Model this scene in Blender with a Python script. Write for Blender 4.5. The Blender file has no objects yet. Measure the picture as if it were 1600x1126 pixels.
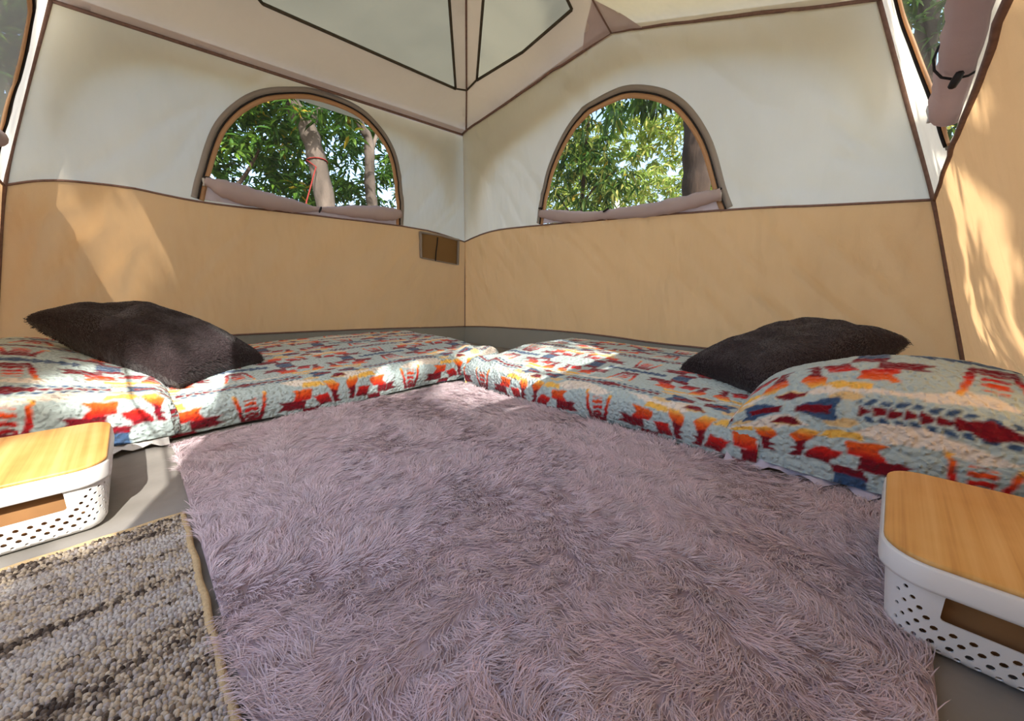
import bpy, math, random
import numpy as np
from mathutils import Vector, Matrix
from mathutils.geometry import delaunay_2d_cdt

scene = bpy.context.scene
COL = scene.collection
rng = np.random.default_rng(7)
random.seed(7)

# ------------------------------------------------------------------ camera
cam_data = bpy.data.cameras.new('camera')
cam = bpy.data.objects.new('camera', cam_data)
COL.objects.link(cam)
cam_data.sensor_width = 36.0
cam_data.lens = 36.0 * 590.0 / 1600.0
cam_data.clip_start = 0.02
cam.location = (2.352, 3.022, 0.53)
cam.rotation_euler = (math.radians(90 - 10.87), 0, math.radians(135))
scene.camera = cam

# ------------------------------------------------------------------ light
SUN_EL, SUN_X = math.radians(37), math.radians(15)
SUN = Vector((math.sin(SUN_X) * math.cos(SUN_EL), math.cos(SUN_X) * math.cos(SUN_EL), math.sin(SUN_EL)))
world = bpy.data.worlds.new('sky')
scene.world = world
world.use_nodes = True
wn = world.node_tree
wn.nodes.clear()
sky = wn.nodes.new('ShaderNodeTexSky')
sky.sky_type = 'NISHITA'
sky.sun_disc = False
sky.sun_elevation = SUN_EL
sky.sun_rotation = math.atan2(SUN.x, SUN.y)
sky.air_density = 1.0
sky.dust_density = 2.5
bg = wn.nodes.new('ShaderNodeBackground')
bg.inputs['Strength'].default_value = 0.50
wo = wn.nodes.new('ShaderNodeOutputWorld')
wn.links.new(sky.outputs[0], bg.inputs[0])
wn.links.new(bg.outputs[0], wo.inputs[0])

sun_data = bpy.data.lights.new('sun', 'SUN')
sun_data.energy = 7.5
sun_data.angle = math.radians(0.6)
sun_data.color = (1.0, 0.95, 0.87)
sun = bpy.data.objects.new('sun', sun_data)
COL.objects.link(sun)
sun.location = SUN * 20
sun.rotation_euler = SUN.to_track_quat('Z', 'Y').to_euler()

scene.view_settings.view_transform = 'Standard'
scene.view_settings.look = 'None'
scene.view_settings.gamma = 1.0
scene.view_settings.use_curve_mapping = False
scene.view_settings.exposure = 0.26
scene.cycles.diffuse_bounces = 6
scene.cycles.transparent_max_bounces = 16

# ------------------------------------------------------------------ helpers
def lin(r, g, b):
    def c(v):
        v /= 255.0
        return v / 12.92 if v <= 0.04045 else ((v + 0.055) / 1.055) ** 2.4
    return (c(r), c(g), c(b), 1.0)

def nl(m):
    m.use_nodes = True
    nt = m.node_tree
    nt.nodes.clear()
    return nt, nt.nodes.new, nt.links.new

def tex_noise(N, L, scale, detail=3, vec=None, stretch=None, rot=None):
    t = N('ShaderNodeTexNoise')
    t.inputs['Scale'].default_value = scale
    t.inputs['Detail'].default_value = detail
    tc = N('ShaderNodeTexCoord')
    if stretch is not None:
        mp = N('ShaderNodeMapping')
        mp.inputs['Scale'].default_value = stretch
        if rot: mp.inputs['Rotation'].default_value = rot
        L(tc.outputs['Object'], mp.inputs['Vector'])
        L(mp.outputs[0], t.inputs['Vector'])
    else:
        L(tc.outputs['Object'], t.inputs['Vector'])
    return t

def ramp(N, L, fac, stops):
    r = N('ShaderNodeValToRGB')
    e = r.color_ramp.elements
    while len(e) < len(stops): e.new(0.5)
    for i, (p, c) in enumerate(stops):
        e[i].position = p
        e[i].color = c
    L(fac, r.inputs[0])
    return r

def mat_plain(name, col, rough=0.7, vary=0.0, vscale=20, bump=0.0, bscale=80, spec=0.3, sheen=0.0):
    m = bpy.data.materials.new(name)
    nt, N, L = nl(m)
    b = N('ShaderNodeBsdfPrincipled')
    o = N('ShaderNodeOutputMaterial')
    b.inputs['Roughness'].default_value = rough
    b.inputs['Specular IOR Level'].default_value = spec
    b.inputs['Sheen Weight'].default_value = sheen
    t = tex_noise(N, L, vscale, 4)
    lo = tuple(c * (1 - vary) for c in col[:3]) + (1,)
    hi = tuple(min(1, c * (1 + vary)) for c in col[:3]) + (1,)
    r = ramp(N, L, t.outputs['Fac'], [(0.3, lo), (0.7, hi)])
    L(r.outputs[0], b.inputs['Base Color'])
    if bump:
        t2 = tex_noise(N, L, bscale, 4)
        bp = N('ShaderNodeBump')
        bp.inputs['Strength'].default_value = bump
        bp.inputs['Distance'].default_value = 0.01
        L(t2.outputs['Fac'], bp.inputs['Height'])
        L(bp.outputs[0], b.inputs['Normal'])
    L(b.outputs[0], o.inputs[0])
    return m

def mat_fabric(name, col, trans=0.45, wr=0.25, stretch=(1, 1, .3), transcol=None, weave=True):
    """thin woven fabric that lets light through"""
    m = bpy.data.materials.new(name)
    nt, N, L = nl(m)
    d = N('ShaderNodeBsdfDiffuse')
    t = N('ShaderNodeBsdfTranslucent')
    mx = N('ShaderNodeMixShader')
    o = N('ShaderNodeOutputMaterial')
    n = tex_noise(N, L, 3.0, 5)
    lo = tuple(c * 0.94 for c in col[:3]) + (1,)
    r = ramp(N, L, n.outputs['Fac'], [(0.3, lo), (0.7, col)])
    L(r.outputs[0], d.inputs['Color'])
    if transcol is None:
        L(r.outputs[0], t.inputs['Color'])
    else:
        t.inputs['Color'].default_value = transcol
    mx.inputs[0].default_value = trans
    n2 = tex_noise(N, L, 5.0, 3, stretch=stretch, rot=(0.35, 0.35, 0))
    n3 = tex_noise(N, L, 420.0, 1)
    ad = N('ShaderNodeMath'); ad.operation = 'MULTIPLY_ADD'
    ad.inputs[1].default_value = 0.012 if weave else 0.0
    L(n3.outputs['Fac'], ad.inputs[0]); L(n2.outputs['Fac'], ad.inputs[2])
    bp = N('ShaderNodeBump')
    bp.inputs['Strength'].default_value = wr
    bp.inputs['Distance'].default_value = 0.06
    L(ad.outputs[0], bp.inputs['Height'])
    L(bp.outputs[0], d.inputs['Normal'])
    L(bp.outputs[0], t.inputs['Normal'])
    L(d.outputs[0], mx.inputs[1]); L(t.outputs[0], mx.inputs[2])
    L(mx.outputs[0], o.inputs[0])
    return m

def mat_screen(name, col, open_, transl=0.3):
    """insect mesh: fine open weave"""
    m = bpy.data.materials.new(name)
    nt, N, L = nl(m)
    d = N('ShaderNodeBsdfDiffuse'); d.inputs['Color'].default_value = col
    t = N('ShaderNodeBsdfTranslucent'); t.inputs['Color'].default_value = col
    tr = N('ShaderNodeBsdfTransparent')
    m1 = N('ShaderNodeMixShader'); m1.inputs[0].default_value = transl
    m2 = N('ShaderNodeMixShader'); m2.inputs[0].default_value = open_
    o = N('ShaderNodeOutputMaterial')
    L(d.outputs[0], m1.inputs[1]); L(t.outputs[0], m1.inputs[2])
    L(m1.outputs[0], m2.inputs[1]); L(tr.outputs[0], m2.inputs[2])
    L(m2.outputs[0], o.inputs[0])
    return m

def mat_attr(name, attr='col', rough=0.9, bump=None, trans=0.0, sheen=0.0, spec=0.1, tint=None):
    m = bpy.data.materials.new(name)
    nt, N, L = nl(m)
    a = N('ShaderNodeAttribute'); a.attribute_name = attr
    o = N('ShaderNodeOutputMaterial')
    b = N('ShaderNodeBsdfPrincipled')
    b.inputs['Roughness'].default_value = rough
    b.inputs['Specular IOR Level'].default_value = spec
    b.inputs['Sheen Weight'].default_value = sheen
    L(a.outputs['Color'], b.inputs['Base Color'])
    if bump:
        v = N('ShaderNodeTexVoronoi'); v.feature = 'SMOOTH_F1'
        v.inputs['Scale'].default_value = bump[0]
        tc = N('ShaderNodeTexCoord')
        wob = N('ShaderNodeTexNoise'); wob.inputs['Scale'].default_value = bump[0] * .7
        mxv = N('ShaderNodeVectorMath'); mxv.operation = 'MULTIPLY_ADD'
        mxv.inputs[1].default_value = (0.012,) * 3
        L(tc.outputs['Object'], wob.inputs['Vector'])
        L(wob.outputs['Color'], mxv.inputs[0]); L(tc.outputs['Object'], mxv.inputs[2])
        L(mxv.outputs[0], v.inputs['Vector'])
        bp = N('ShaderNodeBump'); bp.invert = True
        bp.inputs['Strength'].default_value = bump[1]
        bp.inputs['Distance'].default_value = 0.011
        L(v.outputs['Distance'], bp.inputs['Height'])
        L(bp.outputs[0], b.inputs['Normal'])
    if trans:
        t = N('ShaderNodeBsdfTranslucent')
        L(a.outputs['Color'], t.inputs['Color'])
        mx = N('ShaderNodeMixShader'); mx.inputs[0].default_value = trans
        L(b.outputs[0], mx.inputs[1]); L(t.outputs[0], mx.inputs[2])
        L(mx.outputs[0], o.inputs[0])
    else:
        L(b.outputs[0], o.inputs[0])
    return m

def tag(o, label=None, cat=None, group=None, kind=None):
    if label: o['label'] = label
    if cat: o['category'] = cat
    if group: o['group'] = group
    if kind: o['kind'] = kind
    return o

def empty(name, loc=(0, 0, 0), parent=None):
    o = bpy.data.objects.new(name, None)
    o.empty_display_size = 0.1
    COL.objects.link(o)
    o.location = loc
    if parent: o.parent = parent
    return o

def mk(name, verts, faces, mat, parent=None, smooth=True, col=None, solid=0.0):
    me = bpy.data.meshes.new(name)
    V = np.asarray(verts, dtype=np.float32)
    if isinstance(faces, np.ndarray):
        nf, k = faces.shape
        me.vertices.add(len(V)); me.vertices.foreach_set('co', V.ravel())
        me.loops.add(nf * k); me.loops.foreach_set('vertex_index', faces.astype(np.int32).ravel())
        me.polygons.add(nf)
        me.polygons.foreach_set('loop_start', np.arange(0, nf * k, k, dtype=np.int32))
        me.update(calc_edges=True)
    else:
        me.from_pydata([tuple(map(float, v)) for v in V], [], faces)
        me.update()
    me.validate()
    me.polygons.foreach_set('use_smooth', [smooth] * len(me.polygons))
    if col is not None:
        at = me.color_attributes.new('col', 'FLOAT_COLOR', 'POINT')
        c4 = np.ones((len(V), 4), dtype=np.float32)
        c4[:, :3] = np.asarray(col)[:, :3]
        at.data.foreach_set('color', c4.ravel())
    me.materials.append(mat)
    o = bpy.data.objects.new(name, me)
    COL.objects.link(o)
    if parent:
        o.parent = parent
        loc = parent.matrix_world.translation if parent.parent is None else Vector((0, 0, 0))
        if parent.parent is None and parent.type == 'EMPTY':
            me.transform(Matrix.Translation(-Vector(parent.location)))
    if solid:
        md = o.modifiers.new('thick', 'SOLIDIFY'); md.thickness = solid; md.offset = 0
        es = o.modifiers.new('crisp', 'EDGE_SPLIT'); es.split_angle = math.radians(35)
    return o

# value noise ------------------------------------------------------
_perm = np.random.default_rng(3).random((256, 256))
def vnoise(x, y):
    x = np.asarray(x, float); y = np.asarray(y, float)
    xi = np.floor(x).astype(int); yi = np.floor(y).astype(int)
    fx = x - xi; fy = y - yi
    fx = fx * fx * (3 - 2 * fx); fy = fy * fy * (3 - 2 * fy)
    g = lambda a, b: _perm[a & 255, b & 255]
    return (g(xi, yi) * (1 - fx) + g(xi + 1, yi) * fx) * (1 - fy) + (g(xi, yi + 1) * (1 - fx) + g(xi + 1, yi + 1) * fx) * fy
def fbm(x, y, o=4):
    s = 0; a = .5
    for i in range(o):
        s = s + a * vnoise(x * 2 ** i + 17.3 * i, y * 2 ** i + 9.1 * i); a *= .5
    return s
def sstep(a, b, x):
    t = np.clip((x - a) / (b - a), 0, 1); return t * t * (3 - 2 * t)

def catmull(pts, n=10):
    P = [np.array(p, float) for p in pts]
    P = [2 * P[0] - P[1]] + P + [2 * P[-1] - P[-2]]
    out = []
    for i in range(1, len(P) - 2):
        for k in range(n):
            t = k / n
            out.append(.5 * ((2 * P[i]) + (-P[i - 1] + P[i + 1]) * t + (2 * P[i - 1] - 5 * P[i] + 4 * P[i + 1] - P[i + 2]) * t * t + (-P[i - 1] + 3 * P[i] - 3 * P[i + 1] + P[i + 2]) * t ** 3))
    out.append(P[-2])
    return out

def in_poly(px, py, poly):
    poly = np.asarray(poly)
    inside = np.zeros(len(px), bool)
    j = len(poly) - 1
    for i in range(len(poly)):
        xi, yi = poly[i]; xj, yj = poly[j]
        c = ((yi > py) != (yj > py)) & (px < (xj - xi) * (py - yi) / (yj - yi + 1e-12) + xi)
        inside ^= c
        j = i
    return inside

def densify(poly, step, closed=True):
    out = []
    n = len(poly)
    for i in range(n if closed else n - 1):
        a = np.array(poly[i], float); b = np.array(poly[(i + 1) % n], float)
        k = max(1, int(np.linalg.norm(b - a) / step))
        for q in range(k): out.append(a + (b - a) * q / k)
    if not closed: out.append(np.array(poly[-1], float))
    return out

def panel2d(outer, holes=(), step=0.04):
    """triangulated sheet inside a 2D outline with openings"""
    pts = []; edges = []
    for lp in [outer] + list(holes):
        s = len(pts); lp = densify(lp, step)
        pts += [tuple(p) for p in lp]
        edges += [(s + i, s + (i + 1) % len(lp)) for i in range(len(lp))]
    A = np.array(pts)
    lo, hi = A.min(0), A.max(0)
    gx, gy = np.meshgrid(np.arange(lo[0] + step / 2, hi[0], step), np.arange(lo[1] + step / 2, hi[1], step))
    gx = gx.ravel(); gy = gy.ravel()
    keep = in_poly(gx, gy, np.array(densify(outer, step)))
    for h in holes: keep &= ~in_poly(gx, gy, np.array(h))
    G = np.stack([gx, gy], 1)[keep]
    if len(G):
        d = np.min(np.linalg.norm(G[:, None, :] - A[None, :, :], axis=2), axis=1)
        G = G[d > step * .45]
    allp = [Vector(p) for p in pts] + [Vector(p) for p in G]
    v, e, f, *_ = delaunay_2d_cdt(allp, edges, [], 0, 1e-6)
    V = np.array([tuple(q) for q in v])
    F = np.array([t for t in f if len(t) == 3])
    c = V[F].mean(1)
    ok = in_poly(c[:, 0], c[:, 1], np.array(outer))
    for h in holes: ok &= ~in_poly(c[:, 0], c[:, 1], np.array(h))
    return V, F[ok]

def tube(path, rad, sides=8, closed_ends=True, squash=None):
    """tube along a 3D path; rad a number or list"""
    P = np.array([np.array(p, float) for p in path])
    n = len(P)
    R = np.full(n, rad) if np.isscalar(rad) else np.array(rad, float)
    T = np.gradient(P, axis=0); T /= np.linalg.norm(T, axis=1)[:, None] + 1e-12
    up = np.array([0, 0, 1.0])
    if abs(T[0] @ up) > .9: up = np.array([1.0, 0.3, 0])
    V = []; F = []
    nrm = np.cross(T[0], up); nrm /= np.linalg.norm(nrm)
    for i in range(n):
        nrm = nrm - T[i] * (nrm @ T[i]); nrm /= np.linalg.norm(nrm) + 1e-12
        b = np.cross(T[i], nrm)
        for k in range(sides):
            a = 2 * math.pi * k / sides
            V.append(P[i] + R[i] * (math.cos(a) * nrm + math.sin(a) * b))
    for i in range(n - 1):
        for k in range(sides):
            F.append((i * sides + k, i * sides + (k + 1) % sides, (i + 1) * sides + (k + 1) % sides, (i + 1) * sides + k))
    if closed_ends:
        F.append(tuple(range(sides))[::-1]); F.append(tuple((n - 1) * sides + k for k in range(sides)))
    return V, F

def band(mapf, curve, d0, d1, off=0.004, thick=0.003):
    """flat tape along a 2D curve on a wall: between offsets d0 and d1"""
    C = np.array([np.array(c, float) for c in curve])
    T = np.gradient(C, axis=0); T /= np.linalg.norm(T, axis=1)[:, None] + 1e-12
    Nn = np.stack([-T[:, 1], T[:, 0]], 1)
    V = []; F = []
    for i in range(len(C)):
        a = C[i] + Nn[i] * d0; b = C[i] + Nn[i] * d1
        V += [mapf(*a, off + thick), mapf(*b, off + thick), mapf(*b, off - thick), mapf(*a, off - thick)]
    for i in range(len(C) - 1):
        for k in range(4):
            F.append((4 * i + k, 4 * i + (k + 1) % 4, 4 * i + 4 + (k + 1) % 4, 4 * i + 4 + k))
    F.append((0, 1, 2, 3)); q = 4 * len(C) - 4; F.append((q + 3, q + 2, q + 1, q))
    return V, F

# ------------------------------------------------------------------ materials
M_white = mat_fabric('white tent fabric', lin(236, 228, 210), 0.58, 0.6)
M_tan = mat_fabric('tan tent fabric', lin(233, 190, 138), 0.44, 0.9)
M_roof = mat_fabric('grey roof fabric', lin(222, 208, 198), 0.55, 0.3)
M_fly = mat_fabric('rain fly fabric', lin(200, 194, 168), 0.50, 0.1)
M_flap = mat_fabric('grey flap fabric', lin(206, 190, 188), 0.35, 0.4)
M_grey_tape = mat_fabric('grey window tape', lin(186, 178, 170), 0.4, 0.1)
M_orange_tape = mat_fabric('orange window facing', lin(226, 190, 152), 0.5, 0.1)
M_seam = mat_plain('brown seam tape', lin(126, 100, 90), 0.9, 0.15, 60)
M_dark_seam = mat_plain('dark olive seam tape', lin(78, 72, 60), 0.9, 0.15, 60)
M_zip = mat_plain('black zipper', lin(34, 30, 30), 0.6, 0.2, 200)
M_metal = mat_plain('zip pull metal', lin(200, 196, 190), 0.35, 0.05, 40)
M_floor = mat_plain('grey tarpaulin floor', lin(140, 136, 130), 0.55, 0.10, 9, 0.25, 14)
M_screen = mat_screen('insect screen', lin(120, 112, 104), 0.86)
M_screen_dense = mat_screen('dusty insect screen', lin(150, 148, 140), 0.80)
M_screen_grazed = mat_screen('sun-dimming screen', lin(150, 148, 140), 0.28)  # openness cut to dim the sun patch cast through window four
M_roof_mesh = mat_screen('roof mesh', lin(140, 138, 112), 0.45, 0.4)
M_pocket = mat_fabric('brown mesh pocket', lin(140, 112, 76), 0.2, 0.2)

# ------------------------------------------------------------------ tent surface
def crease(a, z):
    """gentle pull folds, in metres"""
    r = 0.014 * (fbm(a * 2.3 + 3, z * 2.3, 3) - .5)
    w = a * 0.75 + z * 0.65
    r += 0.012 * (1 - np.abs(2 * fbm(w * 7, (z - a) * 1.1 + 5, 2) - .9)) ** 8
    return r

def folds(a, z, lines):
    r = 0
    for a0, z0, a1, z1, w, amp in lines:
        dx, dz = a1 - a0, z1 - z0; L2 = dx * dx + dz * dz
        t = ((a - a0) * dx + (z - z0) * dz) / L2
        d = ((a - a0) * dz - (z - z0) * dx) / math.sqrt(L2)
        r = r + amp * np.exp(-(d / w) ** 2) * sstep(-.05, .3, t) * (1 - sstep(.6, 1.05, t))
    return r
FOLD_L = [(2.60, 1.00, 2.82, .42, .022, .016), (2.52, 1.0, 2.80, .30, .026, .018), (2.44, .85, 2.66, .22, .02, .012), (2.36, 1.0, 2.50, .55, .018, .010), (2.30, .75, 2.52, .25, .022, .010), (1.35, .78, 1.10, .45, .012, .006)]
FOLD_R = [(.26, .93, .10, .35, .016, .014), (.36, .95, .16, .22, .014, .010), (.95, .93, .55, .25, .016, .008), (.75, .95, .50, .5, .012, .008), (2.35, .62, 2.75, .30, .016, .012), (2.60, .70, 2.95, .32, .014, .012), (2.2, .55, 2.5, .25, .02, .008), (2.9, .83, 3.1, .5, .014, .010),
          (2.68, 1.25, 2.98, .98, .016, .012), (2.72, 1.10, 3.0, .95, .014, .010), (2.62, 1.42, 2.82, 1.2, .018, .010), (2.45, 1.0, 2.9, .93, .012, .008), (1.55, 1.80, 1.42, 1.66, .012, .008), (1.68, 1.84, 1.60, 1.62, .012, .008)]
def y_left(a, z): return .2 * np.maximum(z - .15, 0) + .045 * np.maximum(z - .15, 0) * np.exp(-np.maximum(a, 0) / .6)
def x_right(a, z): return .2 * np.maximum(z - .15, 0) - .045 * np.maximum(z - .15, 0) * np.exp(-np.maximum(a, 0) / .6)
def y_third(z): return np.where(z < .87, 3.28 - .28 * np.maximum(z - .15, 0), 3.0784 - .34 * (z - .87))
def x_fourth(z): return np.where(z < .98, 2.86 - .217 * np.maximum(z - .15, 0), 2.68 - .34 * (z - .98))

def map_left(a, z, off=0.0, k=1.0):
    a = np.asarray(a, float); z = np.asarray(z, float)
    e = sstep(0, .12, a - .155 * (z - .15)) * sstep(0, .12, x_fourth(z) - a)
    return np.stack([a, y_left(a, z) + off + k * (crease(a, z) + folds(a, z, FOLD_L)) * e, z], -1)
def map_right(a, z, off=0.0, k=1.0):
    a = np.asarray(a, float); z = np.asarray(z, float)
    e = sstep(0, .12, a - .245 * (z - .15)) * sstep(0, .12, y_third(z) - a)
    return np.stack([x_right(a, z) + off + k * (crease(a + 7.7, z + 3.1) + folds(a, z, FOLD_R)) * e, a, z], -1)
def map_third(a, z, off=0.0, k=1.0):
    a = np.asarray(a, float); z = np.asarray(z, float)
    e = sstep(0, .12, a - .2 * (z - .15)) * sstep(0, .12, x_fourth(z) - a)
    bow = .075 * np.sin(np.clip(a / 2.86, 0, 1) * math.pi) * np.clip((.45 - z) / .3, 0, 1)
    return np.stack([a, y_third(z) - off + bow - .35 * k * crease(a + 2.1, z + 8) * e, z], -1)
def map_fourth(a, z, off=0.0, k=1.0):
    a = np.asarray(a, float); z = np.asarray(z, float)
    e = sstep(0, .12, a - .24 * (z - .15)) * sstep(0, .12, y_third(z) - a)
    return np.stack([x_fourth(z) - off - .35 * k * crease(a + 4.4, z + 5) * e, a, z], -1)

def panel(name, mapf, outer, holes, mat, parent, step=0.04, off=0.0, k=1.0):
    V, F = panel2d(outer, holes, step)
    return mk(name, mapf(V[:, 0], V[:, 1], off, k), F, mat, parent)

def seam(mapf, pts, parent, mat=None, r=0.0055, name='seam', off=0.003):
    path = [mapf(float(p[0]), float(p[1]), off) for p in densify(catmull(pts, 6), .05, False)]
    V, F = tube(path, r, 6)
    return mk(name, V, F, mat or M_seam, parent)

# outlines in (distance along the wall, height)
L_base = [(2.86, .16), (2.6, .232), (2.02, .233), (1.59, .221), (.867, .194), (.3, .165), (0, .15)]
L_tan = [(2.682, .975), (2.566, 1.013), (2.435, 1.03), (2.259, 1.031), (1.947, 1.006), (1.438, 1.010), (.758, 1.010), (.428, .990), (.122, .94)]
L_eave = [(2.425, 1.735), (2.32, 1.768), (1.876, 1.758), (1.223, 1.75), (.609, 1.75), (.247, 1.745)]
R_base = [(0, .15), (.4, .175), (1.356, .202), (1.976, .185), (2.309, .183), (2.9, .17), (3.28, .15)]
R_tan = [(.194, .94), (.4, .972), (.693, .992), (1.441, .964), (2.375, .916), (2.777, .883), (3.082, .858)]
R_eave1 = [(.391, 1.745), (1.763, 1.871)]
R_eave2 = [(1.763, 1.871), (2.1, 1.775), (2.404, 1.683), (2.842, 1.558)]
T_base = [(0, .15), (.6, .16), (1.6, .16), (2.86, .16)]
T_tan = [(.142, .858), (.9, .872), (1.5, .872), (2.2, .90), (2.682, .975)]
T_eave = [(.28, 1.558), (1.3, 1.68), (2.0, 1.71), (2.425, 1.735)]
F_base = [(0.0, .16), (1.5, .2), (3.28, .16)]
F_tan = [(.165, .975), (1.0, 1.0), (2.0, 1.0), (3.045, .975)]
F_eave = [(.317, 1.735), (1.5, 1.75), (2.784, 1.735)]
cm = lambda p: [tuple(q) for q in catmull(p, 8)]

wall_left = tag(empty('wall_left'), 'left tent wall, tan below and white above, with arched window', kind='structure')
wall_right = tag(empty('wall_right'), 'right tent wall, tan below and white above, with arched window', kind='structure')
wall_near_right = tag(empty('wall_near_right'), 'sun-dappled tent wall at the right edge with rolled window flap', kind='structure')
wall_near_left = tag(empty('wall_near_left'), 'door-side tent wall at the left edge with mesh window', kind='structure')

# arched windows
W1 = [(2.005, 1.02), (1.968, 1.144), (1.867, 1.402), (1.705, 1.578), (1.521, 1.664), (1.302, 1.703), (1.053, 1.665), (.859, 1.496), (.784, 1.207), (.776, 1.015)]
W2 = [(1.125, .985), (1.167, 1.088), (1.28, 1.321), (1.5, 1.529), (1.765, 1.582), (1.951, 1.541), (2.118, 1.436), (2.245, 1.25), (2.327, 1.005), (2.36, .92)]
W3 = [(.80, .89), (.79, 1.0), (.72, 1.17), (.68, 1.31), (.80, 1.44), (1.15, 1.52), (1.6, 1.54), (1.95, 1.45), (2.12, 1.2), (2.14, .91)]
W4 = [(.40, 1.0), (.43, 1.148), (.45, 1.37), (.52, 1.58), (.75, 1.63), (1.1, 1.63), (1.40, 1.58), (1.53, 1.37), (1.56, 1.0)]
cW1, cW2, cW3, cW4 = (cm(w) for w in (W1, W2, W3, W4))

panel('lower_panel', map_left, cm(L_base) + cm(L_tan)[::-1], [], M_tan, wall_left, .028)
panel('upper_panel', map_left, cm(L_tan) + L_eave[::-1], [cW1], M_white, wall_left, .028)
panel('lower_panel', map_right, cm(R_base) + cm(R_tan)[::-1], [], M_tan, wall_right, .028)
panel('upper_panel', map_right, cm(R_tan) + (R_eave1[:-1] + R_eave2)[::-1], [cW2], M_white, wall_right, .028)
panel('lower_panel', map_third, cm(T_base) + cm(T_tan)[::-1], [], M_tan, wall_near_right, .05)
panel('upper_panel', map_third, cm(T_tan) + T_eave[::-1], [cW3], M_white, wall_near_right, .05)
# the door wall: the doorway is open from sill to arch
low = cm(F_base) + [(3.045, .975), (2.92, .98), (2.95, .25), (1.60, .25), (1.66, 1.0)] + [(1.0, 1.0), (.165, .975)]
panel('lower_panel', map_fourth, low, [], M_tan, wall_near_left, .06)
up = [(.165, .975), (1.0, 1.0), (1.66, 1.0), (1.70, 1.35), (1.85, 1.62), (2.5, 1.62), (2.74, 1.35), (2.92, .98), (3.045, .975)] + F_eave[::-1]
panel('upper_panel', map_fourth, up, [cW4], M_white, wall_near_left, .06)

seam(map_left, L_tan, wall_left); 
seam(map_left, L_base, wall_left, r=.006)
seam(map_right, R_tan, wall_right); seam(map_right, R_eave1, wall_right, r=.007); seam(map_right, R_eave2, wall_right, r=.007)
seam(map_right, R_base, wall_right, r=.006)
seam(map_third, T_tan, wall_near_right, r=.006); seam(map_fourth, F_tan, wall_near_left)
def corner_seam(name, pts, parent, r=.007):
    V, F = tube(densify(catmull(pts, 8), .05, False), r, 6)
    return mk(name, V, F, M_seam, parent)
corner_seam('corner_seam', [(0, 0, .15), (.062, .097, .545), (.122, .194, .94), (.185, .29, 1.34), (.247, .391, 1.745)], wall_left)
corner_seam('corner_seam', [(0, 3.275, .15), (.07, 3.178, .5), (.142, 3.077, .858), (.21, 2.96, 1.2), (.282, 2.838, 1.558)], wall_right, .008)
corner_seam('corner_seam', [(2.857, .003, .16), (2.77, .085, .57), (2.678, .168, .975), (2.56, .24, 1.34), (2.42, .32, 1.735)], wall_left, .010)

# mesh pocket near the far corner
pk = [(.595, .985), (.214, .955), (.190, .737), (.575, .779)]
V, F = panel2d(pk, [], .03)
bul = .022 * np.sin(np.clip((V[:, 0] - .19) / .4, 0, 1) * math.pi)
PV = map_left(V[:, 0], V[:, 1], .008) + np.stack([0 * bul, bul, 0 * bul], -1)
pocket = mk('pocket', PV, F, M_pocket, wall_left)
tag(pocket, 'small brown mesh pocket')
for seg, w in (([(.60, .978), (.40, .968), (.21, .948)], .016), ([(.597, .98), (.577, .78)], .012), ([(.213, .95), (.191, .737)], .012), ([(.577, .779), (.19, .737)], .006)):
    V, F = band(lambda a, z, o: map_left(a, z, o), densify(seg, .03, False), -w / 2, w / 2, .022, .012)
    mk('pocket_trim', V, F, M_grey_tape, pocket)
V, F = tube([map_left(.44, z, .036) for z in np.linspace(.95, .76, 8)], .005, 6)
mk('pocket_divider', V, F, M_zip, pocket)

# ------------------------------------------------------------------ windows
def window(name, mapf, curve, parent_label, screen, sgn):
    w = tag(empty(name), parent_label, kind='structure')
    V, F = panel2d(curve, [], .06)
    mk('screen', mapf(V[:, 0], V[:, 1], -.004, 1.0), F, screen, w)
    for nm, d0, d1, o, th, mt in (('outer_tape', .004, .032, .004, .003, M_grey_tape), ('facing', -.027, -.002, .002, .003, M_orange_tape)):
        V, F = band(mapf, curve, sgn * d0, sgn * d1, o, th)
        mk(nm, V, F, mt, w)
    V, F = tube([mapf(float(c[0]), float(c[1]), .008) for c in curve], .0045, 6)
    mk('zipper', V, F, M_zip, w)
    return w

window_1 = window('window_1', map_left, cW1, 'arched mesh window in the left tent wall', M_screen, -1)
window_2 = window('window_2', map_right, cW2, 'arched mesh window in the right tent wall', M_screen, 1)
window_3 = window('window_3', map_third, cW3, 'mesh window at the upper right edge', M_screen_dense, 1)
window_4 = window('window_4', map_fourth, cW4, 'mesh window at the upper left edge', M_screen_grazed, 1)

def roll(parent, mapf, pts, rads, off):
    p = catmull([(a, z, r) for (a, z), r in zip(pts, rads)], 8)
    path = [mapf(float(q[0]), float(q[1]), off + max(q[2], .01) * .6) for q in p]
    rr = [max(float(q[2]), .008) * (1 + .10 * math.sin(i * 1.7) * math.sin(i * .6)) for i, q in enumerate(p)]
    V, F = tube(path, rr, 14)
    return mk('rolled_flap', V, F, M_flap, parent)

def toggle(parent, p, axis, name='toggle'):
    p = np.array(p, float); ax = np.array(axis, float)
    V, F = tube([p - ax * .022, p - ax * .018, p, p + ax * .018, p + ax * .022], [.003, .006, .007, .006, .003], 8)
    return mk(name, V, F, M_zip, parent)

def zip_pull(parent, p):
    p = np.array(p, float)
    V, F = tube([p, p + [0, 0, -.012], p + [0.002, 0.002, -.03], p + [0.004, .004, -.042]], [.007, .008, .004, .0065], 8)
    return mk('zip_pull', V, F, M_metal, parent)

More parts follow.
